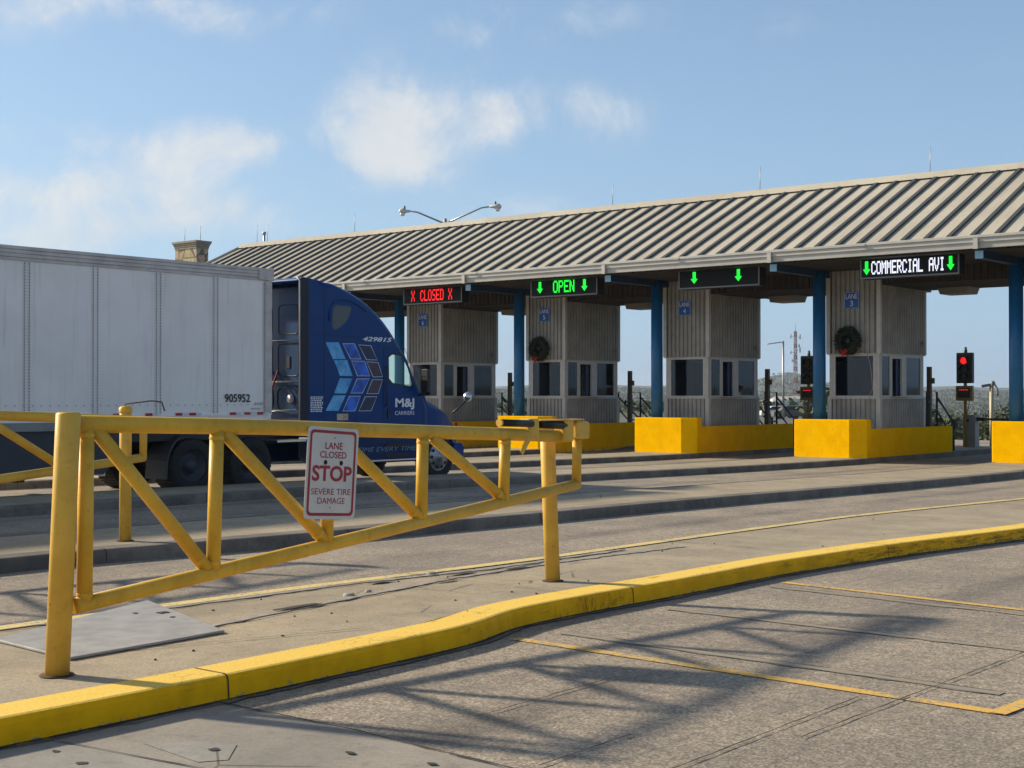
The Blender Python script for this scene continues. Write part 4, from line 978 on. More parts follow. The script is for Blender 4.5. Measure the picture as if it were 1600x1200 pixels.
# ---------------------------------------------------------------- semi truck and trailer
XT, XC = -21.25, -22.5
def xface(x): return lambda u, v: (x, u, v)
def rounded_side(mb, outline, holes, xo, hw, r, n=4, skip=()):
    """closed body from a side outline (Y,Z): two flat flanks with holes, rounded over to a full-width skin"""
    N = len(outline); ins = []; nr = []
    area = sum(outline[i][0]*outline[(i+1) % N][1]-outline[(i+1) % N][0]*outline[i][1] for i in range(N)); sg_ = 1 if area > 0 else -1
    for i in range(N):
        p0, p, p1 = [Vector(outline[j % N]) for j in (i-1, i, i+1)]
        d0, d1 = (p-p0).normalized(), (p1-p).normalized(); n0, n1 = Vector((d0.y, -d0.x))*sg_, Vector((d1.y, -d1.x))*sg_
        nn = (n0+n1).normalized(); k = 1/max(.5, nn.dot(n0)); nr.append(nn*k); ins.append(p-nn*k*r)
    for side in (1, -1):
        bm = bmesh.new()
        def loop(pts):
            vs = [bm.verts.new((xo+side*hw, p[0], p[1])) for p in pts]
            for i in range(len(vs)): bm.edges.new((vs[i], vs[(i+1) % len(vs)]))
        loop(ins)
        for h in holes: loop(h)
        bmesh.ops.triangle_fill(bm, use_beauty=True, use_dissolve=False, edges=bm.edges[:])
        bm.verts.index_update(); mb.add([tuple(v.co) for v in bm.verts], [tuple(v.index for v in f.verts) for f in bm.faces]); bm.free()
        vs = []
        for t in range(n+1):
            a = math.pi/2*t/n
            for i in range(N):
                q = ins[i]+nr[i]*r*math.sin(a); vs.append((xo+side*(hw-r+r*math.cos(a)), q.x, q.y))
        mb.add(vs, [(t*N+i, t*N+(i+1) % N, (t+1)*N+(i+1) % N, (t+1)*N+i) for t in range(n) for i in range(N)], True)
    vs = [(xo+s_*(hw-r), ins[i].x+nr[i].x*r, ins[i].y+nr[i].y*r) for s_ in (1, -1) for i in range(N)]
    mb.add(vs, [(i, (i+1) % N, (i+1) % N+N, i+N) for i in range(N) if i not in skip]); return mb
tk = root('semi_truck', (XC, 20.5, 0), 'dark blue semi truck with light blue chevron decals and lettering on its sleeper cab', 'truck')
# soften the roof curve
cab = [(19.72, .95), (19.72, 4.02), (19.85, 4.10), (20.1, 4.09), (20.35, 4.03), (20.6, 3.95), (20.9, 3.83), (21.15, 3.71), (21.4, 3.55), (21.62, 3.38), (21.82, 3.19), (22.0, 2.99), (22.14, 2.82), (22.26, 2.68), (22.42, 2.45), (22.60, 2.15), (22.80, 1.86), (23.0, 1.55), (23.0, .95)]
win = [(21.73, 2.60), (21.83, 2.66), (22.19, 2.64), (22.31, 2.45), (22.42, 2.12), (22.44, 2.03), (22.40, 1.99), (21.85, 2.06), (21.74, 2.15)]
rounded_side(MB(), cab, [win], XC, 1.25, .13, skip=(13, 14, 15)).build('cab_body', M['tblue'], tk)
for x in (XT-.022, XC-1.25+.022):
    MB().add([(x, y, z) for y, z in win], [tuple(range(len(win)))]).pieces('side_window', M['cabglass'], tk)
rim = MB()
for x in (XT+.004,):
    n = len(win); cy = sum(p[0] for p in win)/n; cz = sum(p[1] for p in win)/n
    o1 = [(cy+(y-cy)*1.12, cz+(z-cz)*1.10) for y, z in win]
    rim.add([(x, y, z) for y, z in o1]+[(x, y, z) for y, z in win], [(i, (i+1) % n, (i+1) % n+n, i+n) for i in range(n)])
rim.build('window_seal', M['black'], tk)
# inside the cab: seat, steering wheel, dash
MB().box((XC-.95, 21.55, 1.0), (XC+.95, 21.70, 1.95)).build('seat_back', M['black'], tk)
m = MB().box((XC-1.05, 22.3, 1.2), (XC+1.05, 22.75, 1.98)); m.tube([(XC-.55+.2*math.cos(a*math.pi/8), 22.22+.05*math.sin(a*math.pi/8), 2.06+.2*math.sin(a*math.pi/8)) for a in range(17)], .018, 6, False); m.build('dashboard', M['black'], tk)
# windscreen
m = MB(); m.add([(XC-1.05, 22.275, 2.685), (XC+1.05, 22.275, 2.685), (XC+1.08, 22.815, 1.88), (XC-1.08, 22.815, 1.88)], [(0,1,2,3)]); m.build('windscreen', M['cabglass'], tk)
# high sleeper window with its pressed brow
hw_ = [(20.10, 3.55), (20.14, 3.61), (20.2, 3.635), (20.58, 3.63), (20.62, 3.60), (20.60, 3.50), (20.50, 3.34), (20.38, 3.24), (20.26, 3.17), (20.14, 3.14), (20.09, 3.18), (20.075, 3.3)]
MB().add([(XT+.004, y, z) for y, z in hw_], [tuple(range(len(hw_)))]).build('sleeper_window', M['darkglass'], tk)
m = MB().tube([(XT+.002, 19.98, 3.3), (XT+.002, 20.02, 3.55), (XT+.002, 20.12, 3.70), (XT+.002, 20.3, 3.76), (XT+.002, 20.6, 3.74), (XT+.002, 20.85, 3.66), (XT+.002, 21.05, 3.55)], .018, 8); m.build('brow', M['tblue'], tk)
# side and roof extenders with the dark trailing edge
for sx in (1, -1):
    x = XC+sx*1.25
    m = MB().prism([(19.44, 1.1), (19.85, 1.1), (19.85, 4.0), (19.6, 4.09), (19.44, 4.11)], lambda a, c: (x, a, c), lambda a, c: (x-sx*.035, a, c)); m.build('side_extender', M['tblue'], tk)
    m = MB().prism([(19.20, 1.28), (19.438, 1.28), (19.438, 4.12), (19.24, 4.15), (19.20, 4.10)], lambda a, c: (x+sx*.004, a, c), lambda a, c: (x-sx*.03, a, c)); m.build('extender_flap', M['flap'], tk)
    m = MB().tube([(x+sx*.002, 19.195, 1.28), (x+sx*.002, 19.195, 4.08), (x-sx*.10, 19.20, 4.16)], .014, 6); m.build('flap_edge', M['rail'], tk)
m = MB().prism([(19.22, 4.12), (19.40, 4.17), (19.60, 4.15), (19.86, 4.12), (19.86, 4.06), (19.22, 4.07)], lambda a, c: (XC-1.16, a, c), lambda a, c: (XC+1.16, a, c)); m.build('roof_extender', M['tblue'], tk, bevel=.02)
# rear wall of the sleeper
bw = MB().box((XC-1.2, 19.66, 1.0), (XC+1.2, 19.715, 4.0)).build('rear_wall', M['tback'], tk)
def outline_tube(pts, r, y): return MB().tube([(a, y, c) for a, c in pts+[pts[0]]], r, 6, False)
m = MB()
for cx in (-22.1, -22.9):
    for (w, h, zc) in ((.62, .66, 2.52), (.60, .60, 3.35)):
        o = rrect(w, h, .09); m2 = outline_tube([(cx+a, zc+c) for a, c in o], .008, 19.656); m.add(m2.v, m2.f, True)
    m2 = outline_tube([(cx+a, 1.72+c) for a, c in rrect(.66, .46, .14)], .012, 19.654); m.add(m2.v, m2.f, True)
    m.box((cx-.05, 19.645, 2.35), (cx+.05, 19.66, 2.6))
m.build('pressing', M['black'], bw)
m = MB().tube([(XC-1.1, 19.60, 2.07), (XC+1.1, 19.60, 2.07)], .022, 8).tube([(XC-1.1, 19.60, 1.46), (XC+1.1, 19.60, 1.48)], .022, 8).tube([(XC-1.1, 19.62, 2.92), (XC+1.1, 19.62, 2.92)], .012, 8); m.pieces('grab_rail', M['alu'], bw)
m = MB().lathe([(0, .09), (-.03, .085), (-.035, .001)], (-22.02, 19.655, 1.72), 'y', 18); m.build('work_lamp', M['rail'], bw)
for i, x in enumerate((-22.35, -22.5, -22.65)):
    MB().tube([(x, 19.6, 2.3), (x+.02, 19.3, 1.7), (x, 18.9, 1.45), (x, 18.47, 1.9)], .018, 8).build('air_hose', mat('hose_%s' % 'abc'[i], [(.3, .02, .02), (.02, .05, .25), (.02, .02, .02)][i], .5), tk)
# hood: lofted sections (y, half width, top z, side z)
hd = MB(); secs = [(22.75, 1.22, 1.90, 1.50), (23.0, 1.20, 1.83, 1.50), (23.25, 1.17, 1.73, 1.46), (23.5, 1.14, 1.62, 1.38), (23.75, 1.10, 1.49, 1.27), (23.98, 1.03, 1.36, 1.15), (24.14, .95, 1.22, 1.02), (24.23, .88, 1.06, .90), (24.25, .86, .8, .7), (24.22, .86, .45, .42)]
nn = 16
for (y, w, zt, zs) in secs:
    for i in range(nn+1):
        t = math.pi*i/nn; e = .55; cx_ = math.copysign(abs(math.cos(t))**e, math.cos(t)); cz_ = abs(math.sin(t))**.8
        crease = .0
        hd.v.append((XC+w*cx_, y, zs+(zt-zs)*cz_-.02*math.sin(t)*(1-abs(cx_))))
for i in range(len(secs)-1):
    for k in range(nn): hd.f.append((i*(nn+1)+k, i*(nn+1)+k+1, (i+1)*(nn+1)+k+1, (i+1)*(nn+1)+k)); hd.sm.append(True)
hd.build('hood', M['tblue'], tk)
# fender flank with wheel arch
FW = 23.40
def arch_panel(sx):
    x = XC+sx*1.22; pts = [(22.72, .62), (22.72, 1.86), (22.86, 1.84), (23.0, 1.52), (23.25, 1.47), (23.5, 1.39), (23.75, 1.28), (23.98, 1.16), (24.12, 1.04), (24.22, .9), (24.24, .62), (23.99, .55)]
    arc = [(FW+.60*math.cos(R_(a)), .45+.60*math.sin(R_(a))) for a in range(5, 171, 11)]
    pts = pts+arc+[(22.80, .55)]
    off = lambda y: -sx*max(0, (y-23.3))**1.6*.30
    bm = bmesh.new(); vs = [bm.verts.new((x+off(p[0]), p[0], p[1])) for p in pts]
    for i in range(len(vs)): bm.edges.new((vs[i], vs[(i+1) % len(vs)]))
    bmesh.ops.triangle_fill(bm, use_beauty=True, edges=bm.edges[:]); bm.verts.index_update()
    m = MB().add([tuple(v.co) for v in bm.verts], [tuple(v.index for v in f.verts) for f in bm.faces]); bm.free()
    n = len(arc); m.add([(x+off(a)+sx*.035, a, c) for a, c in arc]+[(x-sx*.3, a, c) for a, c in arc], [(i, i+1, i+1+n, i+n) for i in range(n-1)], True)
    return m
for sx in (1, -1): arch_panel(sx).build('fender', M['tblue'], tk)
MB().box((XC-1.0, 22.9, .5), (XC+1.0, 23.9, 1.0)).build('engine_bay', M['black'], tk)
m = MB().prism([(23.80, .30), (24.30, .30), (24.33, .62), (24.24, .72), (23.98, .72), (23.93, .55)], lambda a, c: (XC-1.12, a, c), lambda a, c: (XC+1.12, a, c)); m.build('bumper', M['tblue'], tk, bevel=.03)
m = MB().box((XC-.5, 24.235, .72), (XC+.5, 24.262, 1.12)); m.build('grille', M['black'], tk)
for sx in (1, -1): MB().lathe([(-.02, .001), (.0, .12), (.03, .10), (.04, .001)], (XC+sx*.98, 24.1, .92), 'y', 16).build('headlight', M['lampg'], tk)
MB().lathe([(-.02, .001), (.0, .05), (.02, .04), (.022, .001)], (XC+1.14, 24.02, 1.14), 'x', 12).build('marker_lamp', M['refr'], tk)
# lower fairings and steps
for sx in (1, -1):
    x = XC+sx*1.24
    m = MB().prism([(19.62, .94), (19.62, .50), (19.85, .36), (22.78, .36), (22.84, .60), (22.80, .94)], lambda a, c: (x, a, c), lambda a, c: (x-sx*.5, a, c)); m.build('side_fairing', M['tlow'], tk, bevel=.03)
    MB().box((x+sx*.004, 19.9, .395), (x-sx*.02, 22.7, .425)).build('fairing_strip', M['alu'], tk)
MB().box((XC-.45, 13.9, .80), (XC-.35, 23.0, 1.02)).box((XC+.35, 15.4, .80), (XC+.45, 23.0, 1.02)).pieces('chassis_rail', M['black'], tk)
MB().prism([(16.4, 1.02), (18.6, 1.02), (18.5, 1.12), (16.6, 1.12)], lambda a, c: (XC-.5, a, c), lambda a, c: (XC+.5, a, c)).build('fifth_wheel', M['black'], tk)
MB().box((XC-1.0, 18.75, .86), (XC+1.1, 19.6, .90)).build('deck_plate', M['alu'], tk)
def wheel(y, x, r=.50, w=.28, side=1, drive=False, gz=None, dual=False):
    z = g(y)+r; s = bpy.data.objects.new('wheel', None); sc.collection.objects.link(s); s.parent = cur; wl = wloc(cur); s.location = (x-wl[0], y-wl[1], z-wl[2])
    o = side
    wd = w*(2.15 if dual else 1)
    prof = [(-o*wd, r*.62), (-o*wd, r*.93), (-o*(wd-.03), r), (-o*.03, r), (0, r*.93), (o*.006, r*.80), (0, r*.62)]
    t = MB().lathe(prof, (x, y, z), 'x', 40)
    for k in range(40):
        a = 2*math.pi*k/40; c, s_ = math.cos(a), math.sin(a); t.bar((x-o*.02, y+c*r*.985, z+s_*r*.985), (x-o*(wd-.02), y+c*r*.985, z+s_*r*.985), .05, .03, (0, c, s_))
    t.build('tyre', M['rubber'], s)
    if drive: pr = [(-o*.02, r*.62), (-o*.03, r*.58), (-o*.14, r*.50), (-o*.15, r*.28), (-o*.05, r*.25), (-o*.02, r*.15), (-o*.01, .001)]
    else: pr = [(-o*.01, r*.63), (-o*.02, r*.58), (o*.01, r*.48), (o*.03, r*.30), (o*.05, r*.20), (o*.08, r*.12), (o*.085, .001)]
    MB().lathe(pr, (x, y, z), 'x', 32).build('rim', M['rimm'] if not drive else M['hub'], s)
    if drive: return
    h = MB(); R1 = r*.47
    for k in range(10):
        a = 2*math.pi*k/10; cc = (y+R1*math.cos(a), z+R1*math.sin(a)); xx = x+(o*.022 if not drive else -o*.12)
        h.add([(xx, cc[0]+.036*math.cos(b*math.pi/5), cc[1]+.036*math.sin(b*math.pi/5)) for b in range(10)], [tuple(range(10))])
    h.build('hand_hole', M['hole'], s)
cur = tk
for sx in (1, -1):
    wheel(FW, XC+sx*1.17, side=sx)
    for y in (16.62, 18.02): wheel(y, XC+sx*1.20, side=sx, drive=True, dual=True)
    x0, x1 = XC+sx*1.24, XC+sx*.62
    arc = [(16.62+.60*math.cos(R_(a)), .50+.60*math.sin(R_(a))) for a in (115, 125, 135, 147, 160, 172, 184)]+[(16.0, .25)]
    arc2 = [(a-.035, c+.01) for a, c in arc]; m = MB(); n = len(arc)
    m.prism(arc+arc2[::-1], lambda a, c: (x0, a, c), lambda a, c: (x1, a, c)); m.build('mudguard', M['skirt'], tk)
# mirrors
m = MB().box((XT+.12, 22.62, 1.86), (XT+.30, 22.72, 2.36)); m.tube([(XT-.02, 22.66, 1.80), (XT+.2, 22.66, 1.84)], .03, 8); m.tube([(XT-.02, 22.60, 2.45), (XT+.2, 22.66, 2.38)], .02, 8); m.build('door_mirror', M['black'], tk, bevel=.02)
m = MB().tube([(XT-.1, 23.86, 1.38), (XT-.02, 23.98, 1.50), (XT+.02, 24.2, 1.66)], .022, 8); m.build('mirror_arm', M['black'], tk)
m = MB().lathe([(-.09, .001), (-.075, .06), (-.03, .10), (.02, .115), (.05, .10), (.055, .001)], (XT+.03, 24.24, 1.76), 'y', 18); m.build('hood_mirror', M['alu'], tk)
# panel gaps and door
def seam(pts, w=.010): 
    m = MB()
    for (a, c), (e, f) in zip(pts, pts[1:]): m.bar((XT+.0015, a, c), (XT+.0015, e, f), .003, w, up=Vector((1, 0, 0)).cross(Vector((0, e-a, f-c)).normalized()))
    return m
dr = seam([(21.57, 1.0), (21.57, 2.80), (22.22, 2.80), (22.30, 2.66), (22.56, 2.30), (22.74, 1.95), (22.80, 1.6), (22.78, 1.0)]); sm2 = seam([(19.86, 1.0), (19.86, 3.95)]); dr.add(sm2.v, sm2.f); sm2 = seam([(19.86, 3.02), (21.57, 2.98)], .008); dr.add(sm2.v, sm2.f); sm2 = seam([(19.46, 3.02), (19.86, 3.02)], .006); dr.add(sm2.v, sm2.f); sm2 = seam([(20.75, 1.0), (20.75, 1.4)]); dr.add(sm2.v, sm2.f)
sm2 = seam([(20.3, 2.2), (20.3, 2.37), (20.33, 2.39), (20.38, 2.39), (20.41, 2.36), (20.41, 2.2), (20.3, 2.2)], .014); dr.add(sm2.v, sm2.f); dr.build('panel_gap', M['seam'], tk)
m = MB().box((XT+.001, 19.95, .985), (XT+.012, 22.6, 1.0)); m.pieces('trim_strip', M['black'], tk)
m = MB()
for zz in (.48, .70): m.box((XT-.02, 21.65, zz), (XT+.014, 22.35, zz+.06))
m.pieces('cab_step', M['black'], tk)
m = MB().tube([(XT+.001, 21.62, 1.55), (XT+.05, 21.63, 1.60), (XT+.05, 21.63, 2.35), (XT+.001, 21.62, 2.40)], .014, 8); m.build('grab_handle', M['black'], tk)
MB().prism(rrect(.07, .22, .03), lambda a, c: (XT+.001, 21.72+a, 1.40+c), lambda a, c: (XT+.018, 21.72+a, 1.40+c)).build('door_handle', M['black'], tk)
# decals
CH = [[[(19.9, 2.87), (20.26, 2.88), (20.46, 2.54), (20.1, 2.53)], [(20.13, 2.51), (20.5, 2.52), (20.66, 2.19), (20.3, 2.19)], [(20.3, 2.14), (20.66, 2.14), (20.47, 1.83), (20.13, 1.83)], [(20.12, 1.79), (20.46, 1.79), (20.26, 1.47), (19.9, 1.48)]],
      [[(20.37, 2.86), (20.72, 2.87), (20.92, 2.54), (20.59, 2.54)], [(20.62, 2.51), (21.02, 2.51), (21.17, 2.19), (20.79, 2.19)], [(20.78, 2.14), (21.16, 2.15), (20.95, 1.83), (20.6, 1.83)], [(20.56, 1.78), (20.9, 1.78), (20.74, 1.46), (20.37, 1.46)]],
      [[(20.83, 2.85), (21.2, 2.84), (21.39, 2.53), (21.05, 2.53)], [(21.06, 2.5), (21.42, 2.49), (21.55, 2.18), (21.25, 2.17)], [(21.23, 2.13), (21.55, 2.13), (21.42, 1.82), (21.06, 1.82)], [(21.02, 1.77), (21.38, 1.77), (21.21, 1.46), (20.83, 1.46)]]]
ol = MB(); fills = [MB(), MB(), MB(), MB()]
for c, col in enumerate(CH):
    for r_, q in enumerate(col):
        cy = sum(p[0] for p in q)/4; cz = sum(p[1] for p in q)/4; k = .018
        def shr(p, k): v = Vector((p[0]-cy, p[1]-cz)); return (cy+v.x-math.copysign(k, v.x), cz+v.y-math.copysign(k*.8, v.y))
        if c: ol.add([(XT+.003, *p) for p in q], [(0,1,2,3)])
        tgt = fills[0] if c == 0 else fills[1] if c == 1 else (fills[3] if r_ in (1, 2) else fills[2])
        tgt.add([(XT+.0055, *(shr(p, k) if c else p)) for p in q], [(0,1,2,3)])
ol.build('chevron_outline', M['dout'], tk)
for f_, mm_ in zip(fills, ('dcyan', 'dblue', 'dnavy', 'dred')): f_.build('chevron_decal', M[mm_], tk)
t = MB(); fx = xface(XT+.004)
text_mb(t, '429815', fx, (20.95, 2.925, 21.83, 3.02), .02, slant=.3)
text_mb(t, 'M&J', fx, (21.93, 1.48, 22.52, 1.73), .03); text_mb(t, 'CARRIERS', fx, (21.92, 1.37, 22.52, 1.455), .0)
t.build('lettering', M['dwhite'], tk)
t = MB(); text_mb(t, 'ON TIME EVERY TIME.', xface(XC+1.25), (20.35, .60, 22.62, .70), .0, slant=.3); t.build('fairing_lettering', M['ddim'], tk)
t = MB(); rnd = random.Random(4)
for i in range(9):
    z = 1.745-i*.036; u = 19.49
    while u < 19.80: w = rnd.uniform(.02, .07); t.add([(XT+.003, u, z), (XT+.003, min(u+w, 19.83), z), (XT+.003, min(u+w, 19.83), z+.022), (XT+.003, u, z+.022)], [(0,1,2,3)]); u += w+.014
t.build('permit_stickers', M['dwhite'], tk)
MB().box((XT+.001, 20.22, 1.28), (XT+.006, 20.53, 1.41)).build('permit_plate', M['cream'], tk)
t = MB(); text_mb(t, '20', xface(XT+.008), (20.38, 1.31, 20.50, 1.38), .0); t.build('permit_mark', M['refr'], tk)
# ---- trailer
tr = root('semi_trailer', (XC, 11, 0), 'long white box trailer numbered 905952 coupled behind the blue truck', 'trailer')
Y0, Y1, ZB_, ZT_ = 2.7, 18.46, 1.18, 4.26
MB().box((XC-1.24, Y0, ZB_+.26), (XC+1.24, Y1-.03, ZT_-.24)).build('box_body', M['white'], tr)
m = MB()
for z0, z1, o in ((ZT_-.24, ZT_-.195, .02), (ZT_-.1949, ZT_-.183, .0), (ZT_-.1829, ZT_-.130, .024), (ZT_-.1299, ZT_-.118, .0), (ZT_-.1179, ZT_-.065, .020), (ZT_-.0649, ZT_-.054, .0), (ZT_-.0539, ZT_, .028)): m.box((XC-1.24-o, Y0, z0), (XC+1.24+o, Y1, z1))
m.build('top_rail', M['rail'], tr)
m = MB().box((XC-1.26, Y0, ZB_+.22), (XC+1.26, Y1, ZB_+.26)).box((XC-1.245, Y0, ZB_+.145), (XC+1.245, Y1, ZB_+.219)); m.build('bottom_rail', M['white'], tr)
m = MB().box((XC-1.24, Y0, ZB_+.03), (XC+1.24, Y1, ZB_+.144)).box((XC-1.265, Y0, ZB_), (XC+1.265, Y1, ZB_+.029)); m.build('shaded_rail_edge', M['cab'], tr)  # lower part of the bottom rail, its shading put into the grey
for sx in (1, -1):
    x = XC+sx*1.24
    MB().box((x, 18.30, ZB_+.26), (x+sx*.022, Y1, ZT_-.24)).box((XC+sx*1.0, Y1-.029, ZB_+.26), (x+sx*.02, Y1+.01, ZT_-.24)).build('front_post', M['rail'], tr)
MB().box((XT-.01, 18.13, ZT_-.225), (XT+.045, 18.36, ZT_-.03)).box((XT-.01, 18.365, ZT_-.24), (XT+.03, 18.50, ZT_+.015)).build('corner_casting', M['rail'], tr)
rv = MB(); sm_ = MB(); x = XT+.010
seams = [13.14-1.32*k for k in range(7, -1, -1)]+[14.465, 15.79, 17.09]
for yc in seams:
    for dy in (-.045, .045):
        sm_.box((x-.004, yc+dy-.004, ZB_+.26), (x+.0005, yc+dy+.004, ZT_-.24))
        if yc < 11.6: continue
        z = ZB_+.30
        while z < ZT_-.26: rv.box((x, yc+dy-.011, z-.011), (x+.006, yc+dy+.011, z+.011)); z += .052
z = ZB_+.28
while z < ZT_-.26: rv.box((XT+.032, 18.27, z-.012), (XT+.038, 18.295, z+.012)) if False else rv.box((x, 18.262, z-.014), (x+.008, 18.29, z+.014)); z += .05
y = 11.6
while y < 18.2: rv.box((x, y-.010, 1.60), (x+.004, y+.010, 1.618)); y += .165
rv.build('rivets', M['rivet'], tr); sm_.build('panel_seam', M['trim'], tr)
rd, wh = MB(), MB()
for y in (12.9, 14.15, 14.9, 15.58, 16.24, 16.55, 17.50, 17.85, 18.17, 11.6, 10.3): rd.box((XT+.013, y-.075, 1.415), (XT+.017, y+.075, 1.465)); wh.box((XT+.013, y+.08, 1.415), (XT+.017, y+.2, 1.465))
rd.pieces('red_reflector', M['refr'], tr); wh.pieces('white_reflector', M['refw'], tr)
t = MB(); text_mb(t, '905952', xface(XT+.004), (17.31, 1.655, 17.93, 1.815), .02); t.build('lettering', M['dblack'], tr)
MB().box((XT+.0, 18.05, 1.62), (XT+.02, 18.24, 1.65)).box((XT, 17.95, 1.53), (XT+.02, 18.2, 1.545)).build('grab_handle', M['rail'], tr)
for sx in (1, -1):
    x = XC+sx*1.16
    m = MB().prism([(6.5, .48), (14.7, .40), (15.1, .75), (15.2, ZB_), (6.5, ZB_)], lambda a, c: (x, a, c), lambda a, c: (x-sx*.03, a, c)); m.build('side_skirt', M['skirt'], tr)
    MB().box((x-sx*.25, 14.2, .25), (x-sx*.12, 14.35, ZB_)).box((x-sx*.32, 14.15, .2), (x-sx*.05, 14.4, .25)).build('landing_leg', M['black'], tr)
MB().box((XC-1.1, 3.0, .95), (XC+1.1, 18.3, ZB_-.002)).build('underframe', M['black'], tr)
cur = tr
for sx in (1, -1):
    for y in (4.2, 5.6): wheel(y, XC+sx*1.20, side=sx, drive=True, dual=True)
MB().tube([(XC-1, 4.2, .5), (XC+1, 4.2, .5)], .08, 10).tube([(XC-1, 5.6, .5), (XC+1, 5.6, .5)], .08, 10).pieces('axle', M['black'], tr)
cur = tk
MB().tube([(XC-1, 16.62, .5), (XC+1, 16.62, .5)], .08, 10).tube([(XC-1, 18.02, .5), (XC+1, 18.02, .5)], .08, 10).tube([(XC-1, FW, .42), (XC+1, FW, .42)], .06, 10).pieces('axle', M['black'], tk)

# ---------------------------------------------------------------- beyond the plaza
def dp(px_bearing, r):   # bearing in degrees left of +Y
    return (-r*math.sin(R_(px_bearing)), r*math.cos(R_(px_bearing)))
# twin-arm street lamp behind the canopy roof
x, y = -54.2, 60.0; dl = root('twin_street_lamp', (x, y, terrain_z(x, y)), 'street lamp with two outstretched arms rising behind the canopy roof', 'street lamp')
MB().tube([(x, y, terrain_z(x, y)), (x, y, 11.9)], [.14, .09], 16).build('pole', M['galv'], dl)
ra = Vector((.773, .635, 0))
for s_, L1, hh in ((-1, 1.95, .72), (1, 2.5, .98)):
    v = ra*s_*1.0; c = Vector((x, y, 11.6))
    MB().tube([c, c+v*(L1*.82)+Vector((0, 0, hh*.93)), c+v*L1+Vector((0, 0, hh))], [.055, .045, .045], 8).build('arm', M['galv'], dl)
    e = c+v*(L1+.02)+Vector((0, 0, hh)); h = MB(); h.tube([e, e+v*.25, e+v*.38, e+v*.58, e+v*.68], [.06, .09, .17, .17, .05], 12); hd_ = h.build('lamp_head', M['tank'], dl)
    MB().tube([e+v*.46+Vector((0, 0, -.12)), e+v*.46+Vector((0, 0, -.26))], [.16, .10], 12).build('lamp_glass', M['lampg'], hd_)
    MB().tube([e+v*.34+Vector((0, 0, .10)), e+v*.34+Vector((0, 0, .30))], .05, 8).build('photocell', M['black'], hd_)
# stone tower behind the trailer
sx_, sy_ = -78.4, 61.0; zt = 12.35
st = root('stone_tower', (sx_, sy_, -.2), 'tan stone clad tower with dark cornice showing above the trailer roof', 'tower')
MB().box((sx_-1.15, sy_-.5, -.3), (sx_+1.15, sy_+.5, zt-.55)).build('shaft', M['stone'], st)
m = MB()
for i, (o, z0, z1) in enumerate(((.03, -.55, -.40), (.07, -.398, -.27), (.12, -.268, -.16), (.17, -.158, -.02))): m.box((sx_-1.15-o, sy_-.5-o, zt+z0), (sx_+1.15+o, sy_+.5+o, zt+z1))
m.build('cornice', M['cornice'], st)
for dx in (-.75, .95): MB().tube([(sx_+dx, sy_, zt-.1), (sx_+dx, sy_, zt+1.0)], .02, 6).build('lightning_rod', M['galv'], st)
# single lamp posts
def lamp_post(x, y, h, arm, lab):
    z = terrain_z(x, y); s = root('street_lamp', (x, y, z), lab, 'street lamp', 'single arm street lamps beyond the booths')
    MB().tube([(x, y, z), (x, y, h)], [.13, .09], 12).build('pole', M['galv'], s)
    a = Vector((.773, .635, 0))*arm
    MB().bar((x, y, h-.1), (x+a.x, y+a.y, h-.25), .09, .09).bar((x+a.x*.55, y+a.y*.55, h-.17), (x+a.x*1.5, y+a.y*1.5, h-.32), .32, .09).build('lamp_head', M['galv'], s)
lamp_post(-65.4, 120, 7.05, -1.0, 'slim grey street lamp between the lane 4 booth and the lattice mast')
lamp_post(-86, 92, 6.1, .8, 'slim grey street lamp seen just left of the column at lane 5')
# red and white lattice mast
bx, by = dp(39.4-11.285, 470); bz = terrain_z(bx, by); tw = root('lattice_mast', (bx, by, bz), 'tall red and white lattice mast with antennas beyond the toll lanes', 'mast')
top = 23.0; nseg = 14
for i in range(nseg):
    z0, z1 = bz+(top-bz)*i/nseg, bz+(top-bz)*(i+1)/nseg; w0, w1 = .58-.30*i/nseg, .58-.30*(i+1)/nseg; m = MB()
    c0 = [(bx+a*w0, by+c*w0) for a, c in ((-1,-1),(1,-1),(1,1),(-1,1))]; c1 = [(bx+a*w1, by+c*w1) for a, c in ((-1,-1),(1,-1),(1,1),(-1,1))]
    for k in range(4):
        m.bar((*c0[k], z0), (*c1[k], z1), .14, .14); m.bar((*c0[k], z0), (*c1[(k+1) % 4], z1), .09, .09); m.bar((*c0[(k+1) % 4], z0), (*c1[k], z1), .09, .09); m.bar((*c1[k], z1), (*c1[(k+1) % 4], z1), .09, .09)
    m.build('mast_section', M['trred'] if i % 2 else M['trwhite'], tw)
m = MB()
for z, s_, r in ((21.4, -1, .65), (21.2, 1, .8), (17.0, 1, .9), (16.2, -1, .55), (13.5, -.7, .5), (6.2, -1.2, .6), (18.3, .8, .5)):
    c = Vector((bx+s_*1.5*.773, by+s_*1.5*.635, z)); m.tube([c+Vector((0, 0, -r)), c+Vector((0, 0, r))], .2, 8); m.bar((bx, by, z), tuple(c), .12, .12)
m.tube([(bx, by, 23), (bx, by, 25.5)], .08, 6); m.pieces('antenna', M['trwhite'], tw)
